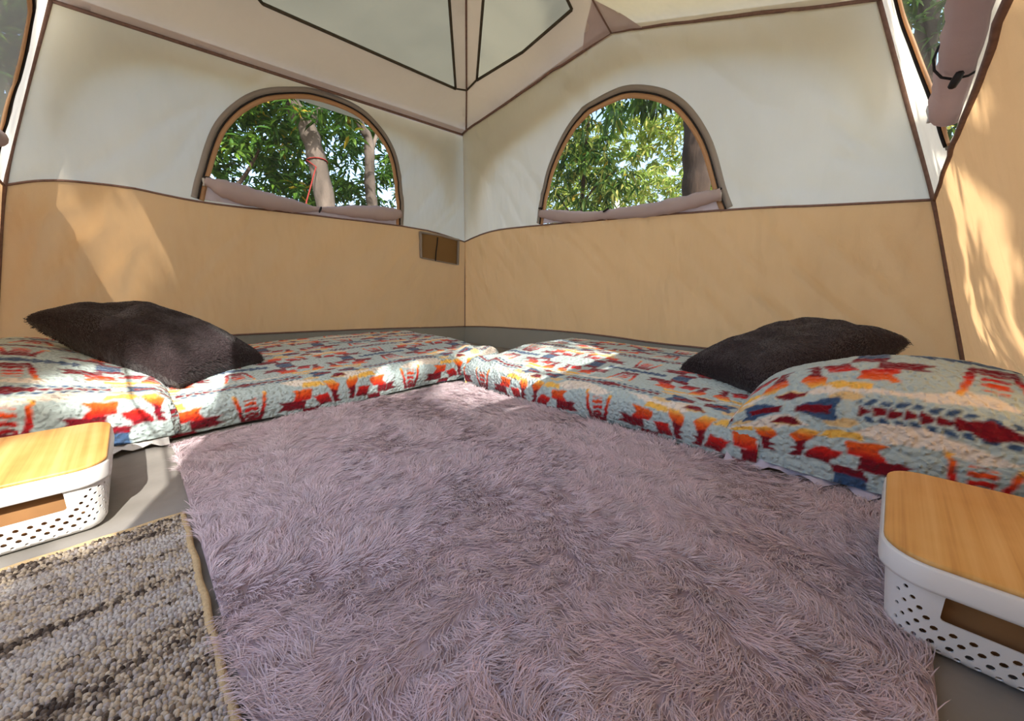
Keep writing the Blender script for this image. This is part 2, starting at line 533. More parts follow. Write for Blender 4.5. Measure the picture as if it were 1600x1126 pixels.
# lower skirts of fabric seen under the rolls
def skirt(parent, mapf, top, bottom):
    panel('flap_skirt', mapf, top + bottom[::-1], [], M_flap, parent, .03, .004, .5)
skirt(window_1, map_left, [(1.985, 1.10), (1.7, 1.075), (1.37, 1.05), (1.1, 1.075), (.78, 1.11)], [(2.003, 1.022), (1.7, 1.012), (1.37, 1.012), (1.1, 1.012), (.778, 1.014)])
skirt(window_2, map_right, [(1.165, 1.08), (1.45, 1.02), (1.75, .99), (2.05, .975), (2.33, .995)], [(1.128, .988), (1.45, .966), (1.75, .95), (2.05, .935), (2.355, .922)])
roll(window_1, map_left, [(1.965, 1.12), (1.867, 1.082), (1.692, 1.056), (1.514, 1.047), (1.368, 1.050), (1.139, 1.066), (.895, 1.078), (.785, 1.092)], [.020, .052, .050, .038, .016, .040, .050, .030], .004)
roll(window_2, map_right, [(1.155, 1.050), (1.30, 1.02), (1.45, .993), (1.62, .980), (1.729, .976), (1.94, .965), (2.154, .972), (2.34, .990)], [.024, .036, .036, .026, .030, .036, .038, .030], .004)
r3 = roll(window_3, map_third, [(.82, .965), (.95, .94), (1.12, .945), (1.36, .945), (1.6, .95), (1.9, .95), (2.1, .95)], [.022, .036, .036, .035, .035, .036, .03], -.024)
r4 = roll(window_4, map_fourth, [(.385, 1.10), (.45, 1.11), (.6, 1.08), (.9, 1.05), (1.3, 1.05), (1.62, 1.06)], [.014, .030, .035, .035, .035, .03], -.02)
tag(r3, 'thick rolled-up taupe window flap')
toggle(window_1, map_left(1.368, 1.045, .03), (.4, 0, -.9)); toggle(window_2, map_right(1.70, .998, .05), (0, .9, .35))
toggle(window_1, map_left(1.955, 1.135, .02), (.9, 0, 0)); toggle(window_1, map_left(.782, 1.10, .03), (0, 0, 1))
toggle(window_2, map_right(1.165, 1.085, .02), (0, .9, 0)); toggle(window_2, map_right(2.325, 1.01, .03), (0, .9, .2))
zip_pull(window_1, map_left(1.972, 1.13, .018)); zip_pull(window_2, map_right(2.335, 1.0, .018)); zip_pull(window_3, map_third(.80, 1.0, .012))
# loop of cord round the big roll
def roll_tie(a, rad):
    c = map_third(a, .945, -.002); path = []
    for k in range(15):
        t = 2 * math.pi * k / 14
        path.append(c + np.array([.012 * math.sin(t), math.cos(t) * (rad + .004), math.sin(t) * (rad + .004)]))
    V, F = tube(path, .0022, 6, False)
    mk('tie_cord', V, F, M_zip, window_3)
roll_tie(1.24, .036); roll_tie(1.85, .036)
toggle(window_3, map_third(1.235, .99, .0), (.3, .2, .5))
toggle(window_3, map_third(1.24, .90, .02), (.3, .2, .5))

# ------------------------------------------------------------------ ceiling
E0, EL = np.array([.247, .391, 1.745]), np.array([2.425, .317, 1.735])
PK = np.array([1.28, 1.72, 2.30]); HB = np.array([.344, 1.763, 1.871])
ER, E3 = np.array([.282, 2.842, 1.558]), np.array([2.425, 2.784, 1.735])
ceiling = tag(empty('ceiling'), 'tent roof of grey fabric with olive mesh panels', kind='structure')

def plane_panel(name, pts, holes, mat, parent, lift=0.0, step=.06, sag=.012, seed=0):
    P = [np.array(p, float) for p in pts]
    o = P[0]; ex = P[1] - P[0]; ex /= np.linalg.norm(ex)
    n = np.cross(ex, P[2] - P[0]); n /= np.linalg.norm(n)
    if n[2] < 0: n = -n
    ey = np.cross(n, ex)
    f = lambda p: (float((np.array(p) - o) @ ex), float((np.array(p) - o) @ ey))
    V, F = panel2d([f(p) for p in P], [[f(p) for p in h] for h in holes], step)
    out = np.array([f(p) for p in P])
    d = np.full(len(V), 9.0)
    for i in range(len(out)):
        a, b = out[i], out[(i + 1) % len(out)]; e = b - a
        t = np.clip(((V - a) @ e) / (e @ e), 0, 1)
        d = np.minimum(d, np.linalg.norm(V - a - t[:, None] * e, axis=1))
    dz = lift + sstep(0, .15, d) * (2 * sag * (fbm(V[:, 0] * 3 + seed, V[:, 1] * 3, 3) - .5))
    W = o + V[:, :1] * ex + V[:, 1:] * ey + n * dz[:, None]
    return mk(name, W, F, mat, parent)
mL = [(1.709, .681, 1.889), (.577, .70, 1.879), (.921, 1.114, 2.051), (1.15, 1.42, 2.16), (1.42, 1.42, 2.18), (1.95, .85, 1.955)]
mR = [(.516, .853, 1.887), (.50, 1.26, 1.91), (.531, 1.64, 1.945), (.75, 1.66, 2.03), (1.0, 1.58, 2.14), (.798, 1.25, 2.045)]
def on_plane(q, A, B, C):
    n = np.cross(B - A, C - A); q = np.array(q, float)
    q[2] = A[2] - (n[0] * (q[0] - A[0]) + n[1] * (q[1] - A[1])) / n[2]
    return q
mL = [on_plane(q, E0, EL, PK) for q in mL]; mR = [on_plane(q, E0, HB, PK) for q in mR]
plane_panel('roof_panel', [E0, EL, PK], [mL], M_roof, ceiling, seed=1)
plane_panel('roof_panel', [E0, HB, PK], [mR], M_roof, ceiling, seed=5)
plane_panel('roof_panel', [HB, ER, PK], [], M_white, ceiling, seed=9)
plane_panel('roof_panel', [ER, E3, PK], [], M_roof, ceiling, seed=11)
plane_panel('roof_panel', [E3, EL, PK], [], M_roof, ceiling, seed=13)
plane_panel('mesh_panel', mL, [], M_roof_mesh, ceiling, .002, sag=.004)
plane_panel('mesh_panel', mR, [], M_roof_mesh, ceiling, .002, sag=.004)
def line_seam(pts, mat, r, name='seam', parent=ceiling):
    V, F = tube(densify([np.array(p) for p in pts], .1, False), r, 6)
    return mk(name, V, F, mat, parent)
for mm in (mL, mR):
    cc = list(mm) + [mm[0]]
    for i in range(len(mm)):
        line_seam([cc[i] - [0, 0, .004], cc[i + 1] - [0, 0, .004]], M_dark_seam, .008)
C0 = on_plane((.497, .72, 0), E0, EL, PK)
line_seam([E0, C0, PK], M_seam, .007)
line_seam([mL[1], C0], M_dark_seam, .007); line_seam([mR[0], C0], M_dark_seam, .007)
line_seam([HB, PK], M_seam, .007); line_seam([ER, PK], M_seam, .007); line_seam([E3, PK], M_seam, .006); line_seam([EL, PK], M_seam, .006)
line_seam([ER, E3], M_seam, .007); line_seam([E3, EL], M_seam, .007)
# hem of the roof cloth joining each wall top to the roof edge
def eave_hem(mapf, pts, A, B, mat):
    P = densify(pts, .05, False); V = []
    d = (PK - (A + B) / 2) * .03
    for p in P:
        w = np.array(mapf(float(p[0]), float(p[1])))
        t = float(np.clip(((w - A) @ (B - A)) / ((B - A) @ (B - A)), 0, 1)); r_ = A + (B - A) * t
        V += [w - [0, 0, .012], r_, r_ + d]
    F = []
    for i in range(len(P) - 1):
        for k in range(2): F.append((3 * i + k, 3 * i + k + 1, 3 * i + 4 + k, 3 * i + 3 + k))
    mk('eave_hem', V, F, mat, ceiling)
eave_hem(map_left, L_eave, E0, EL, M_roof)
eave_hem(map_right, R_eave1, E0, HB, M_roof)
eave_hem(map_right, R_eave2, HB, ER, M_white)
line_seam([E0 - [0, 0, .006], EL - [0, 0, .006]], M_seam, .008)
# doubled cloth round the roof elbow
gd = .16
for A, B in ((E0, PK), (ER, PK)):
    u = (A - HB) / np.linalg.norm(A - HB); v = (B - HB) / np.linalg.norm(B - HB)
    w = np.array([0, 0, -.004])
    mk('elbow_patch', [HB + w, HB + u * gd * 1.2 + w, HB + u * gd * .75 + v * gd * .55 + w, HB + v * gd * 1.2 + w], [(0, 1, 2, 3)], M_flap, ceiling)

# ------------------------------------------------------------------ rain fly above the roof
fly = tag(empty('rain_fly'), 'pale rain fly stretched over the mesh roof panels, seen through the mesh', 'rain fly')
up = np.array([0, 0, .10])
for i, (A, B) in enumerate(((E0, EL), (E0, HB), (HB, ER), (ER, E3), (E3, EL))):
    plane_panel('canopy_panel', [A + up, B + up, PK + up * 1.3], [], M_fly, fly, seed=20 + i)
flyL = [(2.53, 1.20), (2.431, 1.432), (2.293, 1.57), (2.11, 1.643), (1.885, 1.661), (1.555, 1.677), (.816, 1.655), (.538, 1.566), (.33, 1.325), (.2, 1.03)]
flyR = [(.30, 1.0), (.371, 1.068), (.543, 1.337), (.812, 1.527), (1.259, 1.628), (1.772, 1.72), (2.118, 1.656), (2.371, 1.594), (2.696, 1.466), (2.822, 1.35), (2.93, 1.15)]
panel('side_skirt', map_left, cm(flyL) + [(.247, 1.1), (.247, 1.845), (2.43, 1.845), (2.55, 1.3)], [], M_fly, fly, .05, -.07, 0)
panel('side_skirt', map_right, cm(flyR) + [(2.95, 1.3), (2.86, 1.65), (1.763, 1.97), (.391, 1.845), (.28, 1.1)], [], M_fly, fly, .05, -.07, 0)

# ------------------------------------------------------------------ floor
gx, gy = np.meshgrid(np.linspace(-.02, 2.88, 120), np.linspace(-.02, 3.38, 140), indexing='ij')
nx, ny = gx.shape
gz = -.006 + .006 * (fbm(gx * 3, gy * 3) - .5) + .004 * (1 - np.abs(2 * fbm((gx + gy) * 5, (gx - gy) * 1.4, 2) - .9)) ** 6
def grid_faces(nx, ny):
    i, j = np.meshgrid(np.arange(nx - 1), np.arange(ny - 1), indexing='ij')
    a = (i * ny + j).ravel()
    return np.stack([a, a + ny, a + ny + 1, a + 1], 1)
floor = mk('floor', np.stack([gx, gy, gz], -1).reshape(-1, 3), grid_faces(nx, ny), M_floor)
tag(floor, 'grey tarpaulin tent floor', kind='structure')
M_tub = mat_fabric('grey tub fabric', lin(152, 146, 132), 0.22, 0.5)
for mapf, bc in ((map_left, L_base), (map_right, R_base), (map_third, T_base), (map_fourth, F_base)):
    c = cm(bc)
    V, F = panel2d(c + [(c[-1][0], -.015), (c[0][0], -.015)], [], .04)
    mk('tub_side', mapf(V[:, 0], V[:, 1]), F, M_tub, floor)

# ------------------------------------------------------------------ fleece pattern
def C3(r, g, b): return np.array(lin(r, g, b)[:3])
BASE, CREAM, RED, DRED, ORG, YEL, NAVY = C3(176, 192, 190), C3(228, 216, 200), C3(198, 34, 28), C3(118, 18, 32), C3(226, 96, 34), C3(238, 186, 84), C3(60, 84, 116)
PER_U, PER_V = .70, .45
def fleece(u, v, jit=.006):
    """printed banded motif on the fleece, u along the band, v across it"""
    u = u + jit * 2 * (vnoise(u * 90, v * 90) - .5); v = v + jit * 2 * (vnoise(u * 85 + 50, v * 85) - .5)
    col = np.tile(BASE, u.shape + (1,)).astype(float)
    def put(m, c): col[m] = c
    vv = np.abs((v + PER_V / 2) % PER_V - PER_V / 2)        # distance from a band centre
    b = vv / .155                                            # 0 navy centre .. 1 yellow rim
    uu = (u % PER_U)
    # cream cloud strips on both sides of the small row
    row = PER_V / 2 - vv                                    # distance from small-row centre
    cl = .056 + .010 * np.cos(uu * 2 * math.pi / PER_U * 3) + .012 * (vnoise(u * 14, v * 3) - .5)
    put((np.abs(row - cl) < .045 * (vnoise(u * 9 + 5, np.floor(v / PER_V * 2) * 7.3) - .30)), CREAM)
    # big stepped motifs: a pair mirrored about u = .35, a crown at u = 0
    g = np.clip((b - .40) / .22, 0, 1)[..., None]; g1 = np.clip((b - .62) / .22, 0, 1)[..., None]; g2 = np.clip((b - .86) / .14, 0, 1)[..., None]
    fire = DRED * (1 - g) + RED * g
    fire = fire * (1 - g1) + ORG * g1
    fire = fire * (1 - g2) + YEL * g2
    sA = (.35 - np.abs(uu - .35) - .085) / .245
    MOT = [([(.02, .62), (.11, .50), (.0, .37), (.20, .34), (.43, .36), (.43, .58), (.20, .60)], DRED),
           ([(.22, .57), (.53, .60), (.57, .86), (.24, .90), (.31, .76)], None),
           ([(.42, .92), (.78, .90), (.74, 1.03), (.46, 1.06)], YEL),
           ([(.57, .64), (.80, .68), (.88, .40), (.66, .35)], None),
           ([(.38, .35), (.66, .36), (.62, .19), (.34, .17)], DRED),
           ([(.36, .20), (.61, .20), (.60, -.1), (.32, -.1)], NAVY),
           ([(.76, 1.0), (.92, 1.02), (1.03, .86), (.98, .68), (.86, .72)], None),
           ([(.86, .76), (.99, .70), (.95, .60), (1.02, .54), (.96, .48), (1.03, .38), (.90, .36)], DRED)]
    sf, bf = sA.ravel(), b.ravel()
    for poly, c_ in MOT:
        m = in_poly(sf, bf, poly).reshape(b.shape)
        if c_ is None: col[m] = fire[m]
        else: put(m, c_)
    pale = BASE * .35 + YEL * .65
    put(((sA - .62) / .14) ** 2 + ((b - 1.20) / .08) ** 2 < 1, pale)
    put(((sA - 1.06) / .12) ** 2 + ((b - 1.14) / .08) ** 2 < 1, pale)
    # crown
    du_ = np.minimum(uu, PER_U - uu); a = du_ / .058
    crown = (b > .22) & (b < 1.0) & ((np.abs(a - .45 - .55 * (b - .2)) < .15 * (1.1 - .5 * b)) | ((a < .36) & (b < .86) & (np.sin(b * 44 + a * 3) > -.45)) | ((b < .40) & (a < .62) & (np.sin(b * 50) > -.7)))
    col[crown] = fire[crown]
    # navy arrow line under the crown
    put((b < .15 - .10 * ((du_ * 34) % 1)) & (du_ < .135), NAVY)
    # small row: crossed lozenges over the mirror axis, arrow line under the crown
    r = row
    aa = np.abs(uu - .35)
    put((aa > .022) & (aa < .105) & (r < .012 + .42 * (aa - .022)) & (r < .036) & (aa < .105 - .35 * np.abs(r - .03)), NAVY)
    put((aa > .016) & (aa < .088) & (r < .012), DRED)
    put((r > .030) & (r < .054) & (aa < .012 + (r - .030) * 1.15), DRED)
    aa = du_
    ln = aa < .21
    ph = (aa * 38) % 1
    put(ln & (r < .004 + .011 * ph) & (ph > .12), DRED)
    put(ln & (r > .016) & (r < .030) & (((aa * 38 + r * 22) % 1) > .38), NAVY)
    put((aa < .062) & (r < .024 * (1 - aa / .062)), DRED)
    return col

def drape(Lp, Wq, ztop, r, hang_p, hang_q, step, u0=0.0, v0=0.0, floor_z=.008, back_drop=.12, seed=0, fit=None):
    """cloth over a block: p from its end, q from its front edge; folds down over both"""
    p = np.arange(-hang_p, Lp + step / 2, step); q = np.arange(-hang_q, Wq + back_drop, step)
    p, q = np.meshgrid(p, q, indexing='ij')
    def fold(e, r):                      # e = how far past the start of the bend
        e = np.maximum(e, 0); a = np.minimum(e / r, math.pi / 2)
        return r * np.sin(a), r * (1 - np.cos(a)) + np.maximum(e - r * math.pi / 2, 0)
    wob = 1 + .25 * (fbm(p * 6 + seed, q * 6, 2) - .5)
    hp, dp = fold(r - p, r); hq, dq = fold(r - q, r)
    hb, db = fold(q - (Wq - r), r)
    P = np.where(p < r, r - hp, p); Q = np.where(q < r, r - hq, q); Q = np.where(q > Wq - r, Wq - r + hb, Q)
    drop = np.maximum(np.maximum(dp, dq), db)
    top = ztop(P, Q)
    if fit: drop = np.where(q < r, np.maximum(dq * (ztop(P, Q * 0) - floor_z) / fit, dp), drop)
    low = drop / np.maximum(top, .02)
    n = (fbm(p * 9 + seed, q * 9 + 3, 3) - .5)
    z = np.maximum(top - drop + .012 * n * np.clip(1 - low, 0.2, 1), floor_z)
    # cloth bulges and waves a little on its hanging sides
    wave = .020 * np.sin(p * 7 + seed) * np.clip(low, 0, 1) + .012 * np.sin(np.clip(low, 0, 1) * math.pi) + .02 * (fbm(p * 5, q * 5 + seed, 2) - .5) * np.clip(low, 0, 1)
    Q = Q - np.where(dq >= dp, wave, 0) * (q < r)
    P = P - np.where(dp > dq, wave, 0) * (p < r)
    # tufts of the pile
    t = vnoise(p * 95 + seed, q * 95) * .6 + vnoise(p * 190, q * 190 + seed) * .4
    z = z + .0045 * (t - .5) * (low < 1)
    side = (.005 * (t - .5)) * (low > .2)
    Q = Q - side * (q < r); P = P - side * (p < r)
    return P, Q, z, sum(fleece(p + u0 + dx * step / 3, q + v0 + dy * step / 3, .004) for dx in (-1, 0, 1) for dy in (-1, 0, 1)) / 9

M_fleece = mat_attr('printed sherpa fleece', bump=(80, 1.0), sheen=.2)
M_sheet = mat_plain('lavender sheet', lin(196, 190, 206), .8, .08, 15, .3, 25)
M_white_sheet = mat_plain('white under sheet', lin(206, 204, 200), .7, .08, 15, .5, 25)

def rounded_block(name, x0, x1, y0, y1, z0, z1, r, mat, parent=None, seg=5):
    """box with rounded plan corners and rounded top and bottom rims"""
    ring = []
    for cx, cy, a0 in ((x1 - r, y1 - r, 0), (x0 + r, y1 - r, 90), (x0 + r, y0 + r, 180), (x1 - r, y0 + r, 270)):
        for k in range(seg + 1):
            a = math.radians(a0 + 90 * k / seg); ring.append((cx, cy, math.cos(a), math.sin(a)))
    lv = []
    rr = min(r, (z1 - z0) / 2.2)
    for k in range(5):
        a = math.pi / 2 * k / 4; lv.append((r - rr * .4 * (1 - math.sin(a)), z0 + rr * .4 * (1 - math.cos(a)))) if False else lv.append((r - rr * (1 - math.sin(a)) * .9, z0 + rr * (1 - math.cos(a))))
    for k in range(5):
        a = math.pi / 2 * k / 4; lv.append((r - rr * (1 - math.cos(a)) * .9, z1 - rr * (1 - math.sin(a))))
    V = []; F = []; n = len(ring)
    for rad, z in lv:
        for cx, cy, c, s in ring: V.append((cx + rad * c, cy + rad * s, z))
    for i in range(len(lv) - 1):
        for k in range(n): F.append((i * n + k, i * n + (k + 1) % n, (i + 1) * n + (k + 1) % n, (i + 1) * n + k))
    F.append(tuple(range(n))[::-1]); F.append(tuple((len(lv) - 1) * n + k for k in range(n)))
    return mk(name, V, F, mat, parent)

def set_at(o, loc):
    loc = Vector(loc); o.data.transform(Matrix.Translation(-loc)); o.location = loc

# mattresses, one along each wall
mt = rounded_block('mattress', .75, 2.28, .14, 1.255, .004, .125, .06, M_sheet)
tag(mt, 'low mattress along the left wall, wholly under its fleece blanket', 'mattress', 'mattresses on the tent floor'); set_at(mt, (1.5, .7, 0))
mt = rounded_block('mattress', .14, 1.065, 1.44, 2.68, .004, .125, .06, M_sheet)
tag(mt, 'low mattress along the right wall, wholly under its fleece blanket', 'mattress', 'mattresses on the tent floor'); set_at(mt, (.6, 2.1, 0))

def zt_flat(L, W, seed):
    def f(P, Q):
        return .148 + .042 * sstep(0, .55, Q) + .014 * (fbm(P * 2.2 + seed, Q * 2.2, 2) - .5) * 2
    return f
P, Q, Z, Cc = drape(1.60, 1.16, zt_flat(1.6, 1.16, 1), .05, .17, .165, .005, u0=.05, v0=.150, seed=1)
# crumple where the two blankets meet
def crumple(P, Q, Z, cx, cy, amp):
    g = np.exp(-(((P - cx) / .16) ** 2 + ((Q - cy) / .12) ** 2))
    return Z + amp * g * (.6 + .8 * np.sin(P * 36 + Q * 14) * .5)
Z = np.where(Q > .03, crumple(P, Q, Z, .12, .09, .035), Z)
b1 = mk('fleece_blanket', np.stack([.72 + P, 1.29 - Q, Z], -1).reshape(-1, 3), grid_faces(*P.shape)[:, ::-1].copy(), M_fleece, None, True, Cc.reshape(-1, 3))
tag(b1, 'southwestern print fleece blanket on the mattress along the left wall', 'blanket', 'printed fleece blankets'); set_at(b1, (1.5, .7, 0))
P, Q, Z, Cc = drape(1.40, .97, zt_flat(1.4, .97, 4), .05, .16, .165, .005, u0=-.15, v0=.150, seed=4)
Z = np.where(Q > .03, crumple(P, Q, Z, .10, .10, .03), Z)
b2 = mk('fleece_blanket', np.stack([1.10 - Q, 1.40 + P, Z], -1).reshape(-1, 3), grid_faces(*P.shape), M_fleece, None, True, Cc.reshape(-1, 3))
tag(b2, 'southwestern print fleece blanket on the mattress along the right wall', 'blanket', 'printed fleece blankets'); set_at(b2, (.6, 2.1, 0))

def zt_left(P, Q): return .180 + .115 * sstep(0, .42, P) * sstep(-.25, .45, Q) + .035 * sstep(0, .5, Q) - .03 * sstep(.8, 1.15, Q)
P, Q, Z, Cc = drape(.53, 1.13, zt_left, .045, .18, .16, .005, u0=.36, v0=.13, floor_z=.03, seed=8)
b3 = mk('folded_comforter', np.stack([2.305 + P, 1.30 - Q, Z], -1).reshape(-1, 3), grid_faces(*P.shape)[:, ::-1].copy(), M_fleece, None, True, Cc.reshape(-1, 3))
tag(b3, 'thick folded fleece comforter at the left edge, its square end beside the left basket', 'comforter', 'folded fleece comforters'); set_at(b3, (2.6, .7, 0))
def zt_right(P, Q):
    dome = np.sqrt(np.clip(1 - ((P - .40) / .44) ** 2, .0, 1))
    return .045 + .315 * dome * (1 - .42 * sstep(.12, .75, Q)) * (.86 + .14 * sstep(0, .2, Q))
P, Q, Z, Cc = drape(.575, .95, zt_right, .09, .05, .27, .0045, u0=.20, v0=.27, floor_z=.035, seed=12, fit=.31)
b4 = mk('folded_comforter', np.stack([1.105 - Q, 2.705 + P, Z], -1).reshape(-1, 3), grid_faces(*P.shape), M_fleece, None, True, Cc.reshape(-1, 3))
tag(b4, 'thick domed fleece comforter behind the right basket, against the sunlit wall', 'comforter', 'folded fleece comforters'); set_at(b4, (.6, 3.0, 0))

def crumpled_strip(name, path, w, mat, parent, seed):
    V = []; n = len(path); k = 8
    for i, p in enumerate(path):
        p = np.array(p, float)
        t = np.array(path[min(i + 1, n - 1)], float) - np.array(path[max(i - 1, 0)], float); t /= np.linalg.norm(t)
        s = np.array([t[1], -t[0], 0])
        for j in range(k):
            f = j / (k - 1)
            V.append(p + s * w * f * (1 + .25 * math.sin(i * 1.3 + seed)) + np.array([0, 0, .030 * (1 - f) + .010 * math.sin(i * 1.9 + j * 1.2 + seed)]))
    o = mk(name, np.array(V), grid_faces(n, k), mat, None)
    o.parent = parent; o.data.transform(Matrix.Translation(-parent.location))
    return o
crumpled_strip('under_sheet', [(x, 1.27, .012) for x in np.linspace(2.80, 2.32, 22)], .06, M_white_sheet, b3, 1)
crumpled_strip('under_sheet', [(1.06, y, .024) for y in np.linspace(2.72, 3.2, 22)], .065, M_sheet, b4, 2)

# ------------------------------------------------------------------ strands (fur and pile)
def strands(roots, up, flow, length, width, colr, tip=1.25, root=.62, bend=1.0):
    """tapered three-segment fibres joined in one sheet of geometry"""
    n = len(roots)
    ts = np.array([0, .38, .72, 1.0])
    side = np.cross(flow, up); side /= np.linalg.norm(side, axis=1)[:, None] + 1e-9
    ang = rng.uniform(-.9, .9, n)[:, None]
    side = side * np.cos(ang) + up * np.sin(ang)
    V = np.zeros((n, 7, 3)); Cc = np.zeros((n, 7, 3))
    for i, t in enumerate(ts):
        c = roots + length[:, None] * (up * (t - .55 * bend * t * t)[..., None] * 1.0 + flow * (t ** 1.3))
        k = root + (tip - root) * t  # depth shade put into the fibre colour: darker root, lighter tip
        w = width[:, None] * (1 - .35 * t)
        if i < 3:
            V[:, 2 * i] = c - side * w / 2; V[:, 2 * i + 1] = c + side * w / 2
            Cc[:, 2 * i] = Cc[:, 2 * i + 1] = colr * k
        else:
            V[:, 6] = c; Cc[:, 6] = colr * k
    b = (np.arange(n) * 7)[:, None]
    T = np.concatenate([b + np.array(f) for f in ((0, 1, 3), (0, 3, 2), (2, 3, 5), (2, 5, 4), (4, 5, 6))], 0)
    return V.reshape(-1, 3), T, Cc.reshape(-1, 3)

# ------------------------------------------------------------------ shag rug
RX0, RX1, RY0, RY1 = 1.12, 2.315, 1.345, 3.13
rug = tag(empty('shag_rug', ((RX0 + RX1) / 2, (RY0 + RY1) / 2, 0)), 'large mauve grey shaggy rug in the middle of the tent floor', 'rug')
M_back = mat_plain('rug backing', lin(168, 150, 154), .95, .2, 60)
rounded_block('backing', RX0, RX1, RY0, RY1, .001, .012, .03, M_back, rug)
M_pile = mat_attr('shaggy pile', rough=.8, trans=.25, sheen=.2)
n = 186000
rx = rng.uniform(RX0, RX1, n); ry = rng.uniform(RY0, RY1, n)
# strands gather into tufts
cs = .024
ci, cj = np.floor(rx / cs).astype(int), np.floor(ry / cs).astype(int)
h1 = _perm[ci & 255, cj & 255]; h2 = _perm[(cj + 91) & 255, (ci + 37) & 255]; h3 = _perm[(ci + 150) & 255, (cj + 11) & 255]
ang = 2 * math.pi * (2.2 * fbm(rx * 3.2, ry * 3.2 + 8, 3)) + 2.6 + 1.7 * (h1 - .5) + rng.normal(0, .4, n)
lie = np.clip(.42 + 1.9 * (fbm(rx * 3.1 + 40, ry * 3.1, 3) - .45) + .5 * (h2 - .5), .1, 1.0)
up = np.tile([0, 0, 1.0], (n, 1))
fl = np.stack([np.cos(ang), np.sin(ang), 0 * ang], 1)
toc = np.stack([(ci + .5 + .5 * (h2 - .5)) * cs - rx, (cj + .5 + .5 * (h3 - .5)) * cs - ry, 0 * rx], 1) * 16
fl = fl * (.55 + .5 * lie)[:, None] + toc * .30
ln = rng.uniform(.026, .046, n) * (.85 + .3 * h3)
base = np.array(lin(230, 215, 219)[:3])
shade = (.78 + .34 * h1 * .6 + rng.normal(0, .08, n))[:, None]
warm = np.stack([np.ones(n), 1 - .05 * h2, 1 - .03 * h2 + .05 * (fbm(rx * 1.5, ry * 1.5) - .5)], 1)
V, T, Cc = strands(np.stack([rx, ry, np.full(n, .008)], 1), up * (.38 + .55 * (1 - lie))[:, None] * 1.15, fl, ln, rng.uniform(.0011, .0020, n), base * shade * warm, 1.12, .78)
V[:, 2] = np.maximum(V[:, 2], .006)
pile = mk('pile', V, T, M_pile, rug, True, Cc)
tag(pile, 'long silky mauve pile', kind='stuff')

# ------------------------------------------------------------------ loop pile mat
MX0, MX1, MY0, MY1 = 2.33, 2.80, 1.907, 2.72
mat_o = tag(empty('floor_mat', ((MX0 + MX1) / 2, (MY0 + MY1) / 2, 0)), 'small striped grey and beige loop pile mat beside the rug', 'mat')
M_jute = mat_plain('mat backing', lin(120, 104, 84), .95, .2, 80)
rounded_block('backing', MX0, MX1, MY0, MY1, .001, .008, .02, M_jute, mat_o)
sp = .0053
lx, ly = np.meshgrid(np.arange(MX0 + .006, MX1 - .004, sp), np.arange(MY0 + .006, MY1 - .004, sp), indexing='ij')
lx = lx.ravel() + rng.normal(0, .0012, lx.size); ly = ly.ravel() + rng.normal(0, .0012, ly.size)
n = len(lx)
# hemisphere template
tv = [(0, 0, 1)]
for rr, zz in ((.62, .78), (1, .0)):
    for k in range(6): tv.append((rr * math.cos(k * math.pi / 3), rr * math.sin(k * math.pi / 3), zz))
tf = [(0, 1 + k, 1 + (k + 1) % 6) for k in range(6)]
for k in range(6): a, b_, c_, d_ = 1 + k, 7 + k, 7 + (k + 1) % 6, 1 + (k + 1) % 6; tf += [(a, b_, c_), (a, c_, d_)]
tv = np.array(tv); tf = np.array(tf)
sz = rng.uniform(.0028, .0042, n); hz = rng.uniform(.005, .009, n)
V = np.stack([lx[:, None] + tv[None, :, 0] * sz[:, None] * 1.15, ly[:, None] + tv[None, :, 1] * sz[:, None], .007 + tv[None, :, 2] * hz[:, None]], -1).reshape(-1, 3)
F = (np.arange(n)[:, None, None] * len(tv) + tf[None]).reshape(-1, 3)
st = fbm(lx * 6 + 2, ly * 30, 4) + .12 * rng.normal(0, 1, n) + .03
pal = np.array([lin(64, 54, 48)[:3], lin(122, 110, 98)[:3], lin(176, 161, 138)[:3], lin(196, 182, 160)[:3], lin(150, 142, 138)[:3], lin(190, 184, 176)[:3]])
xs = np.array([.20, .34, .42, .50, .58, .75])
lc = np.stack([np.interp(st, xs, pal[:, k]) for k in range(3)], 1)
M_loop = mat_attr('loop pile', rough=.95, sheen=.1)
lp = mk('loop_pile', V, F, M_loop, mat_o, True, np.repeat(lc, len(tv), 0))
tag(lp, 'nubbly striped loops', kind='stuff')
M_bind = mat_plain('beige mat binding', lin(196, 170, 128), .9, .12, 120, .4, 300)
def bind_path(a, b):
    return [np.array(a) + (np.array(b) - np.array(a)) * t + np.array([.0015 * math.sin(t * 40), .0015 * math.cos(t * 33), 0]) for t in np.linspace(0, 1, 40)]
for a, b in (((MX0, MY0, .009), (MX1, MY0, .009)), ((MX0, MY0, .009), (MX0, MY1, .009)), ((MX0, MY1, .009), (MX1, MY1, .009)), ((MX1, MY0, .009), (MX1, MY1, .009))):
    V, F = tube(bind_path(a, b), .0062, 8)
    mk('binding', V, F, M_bind, mat_o)

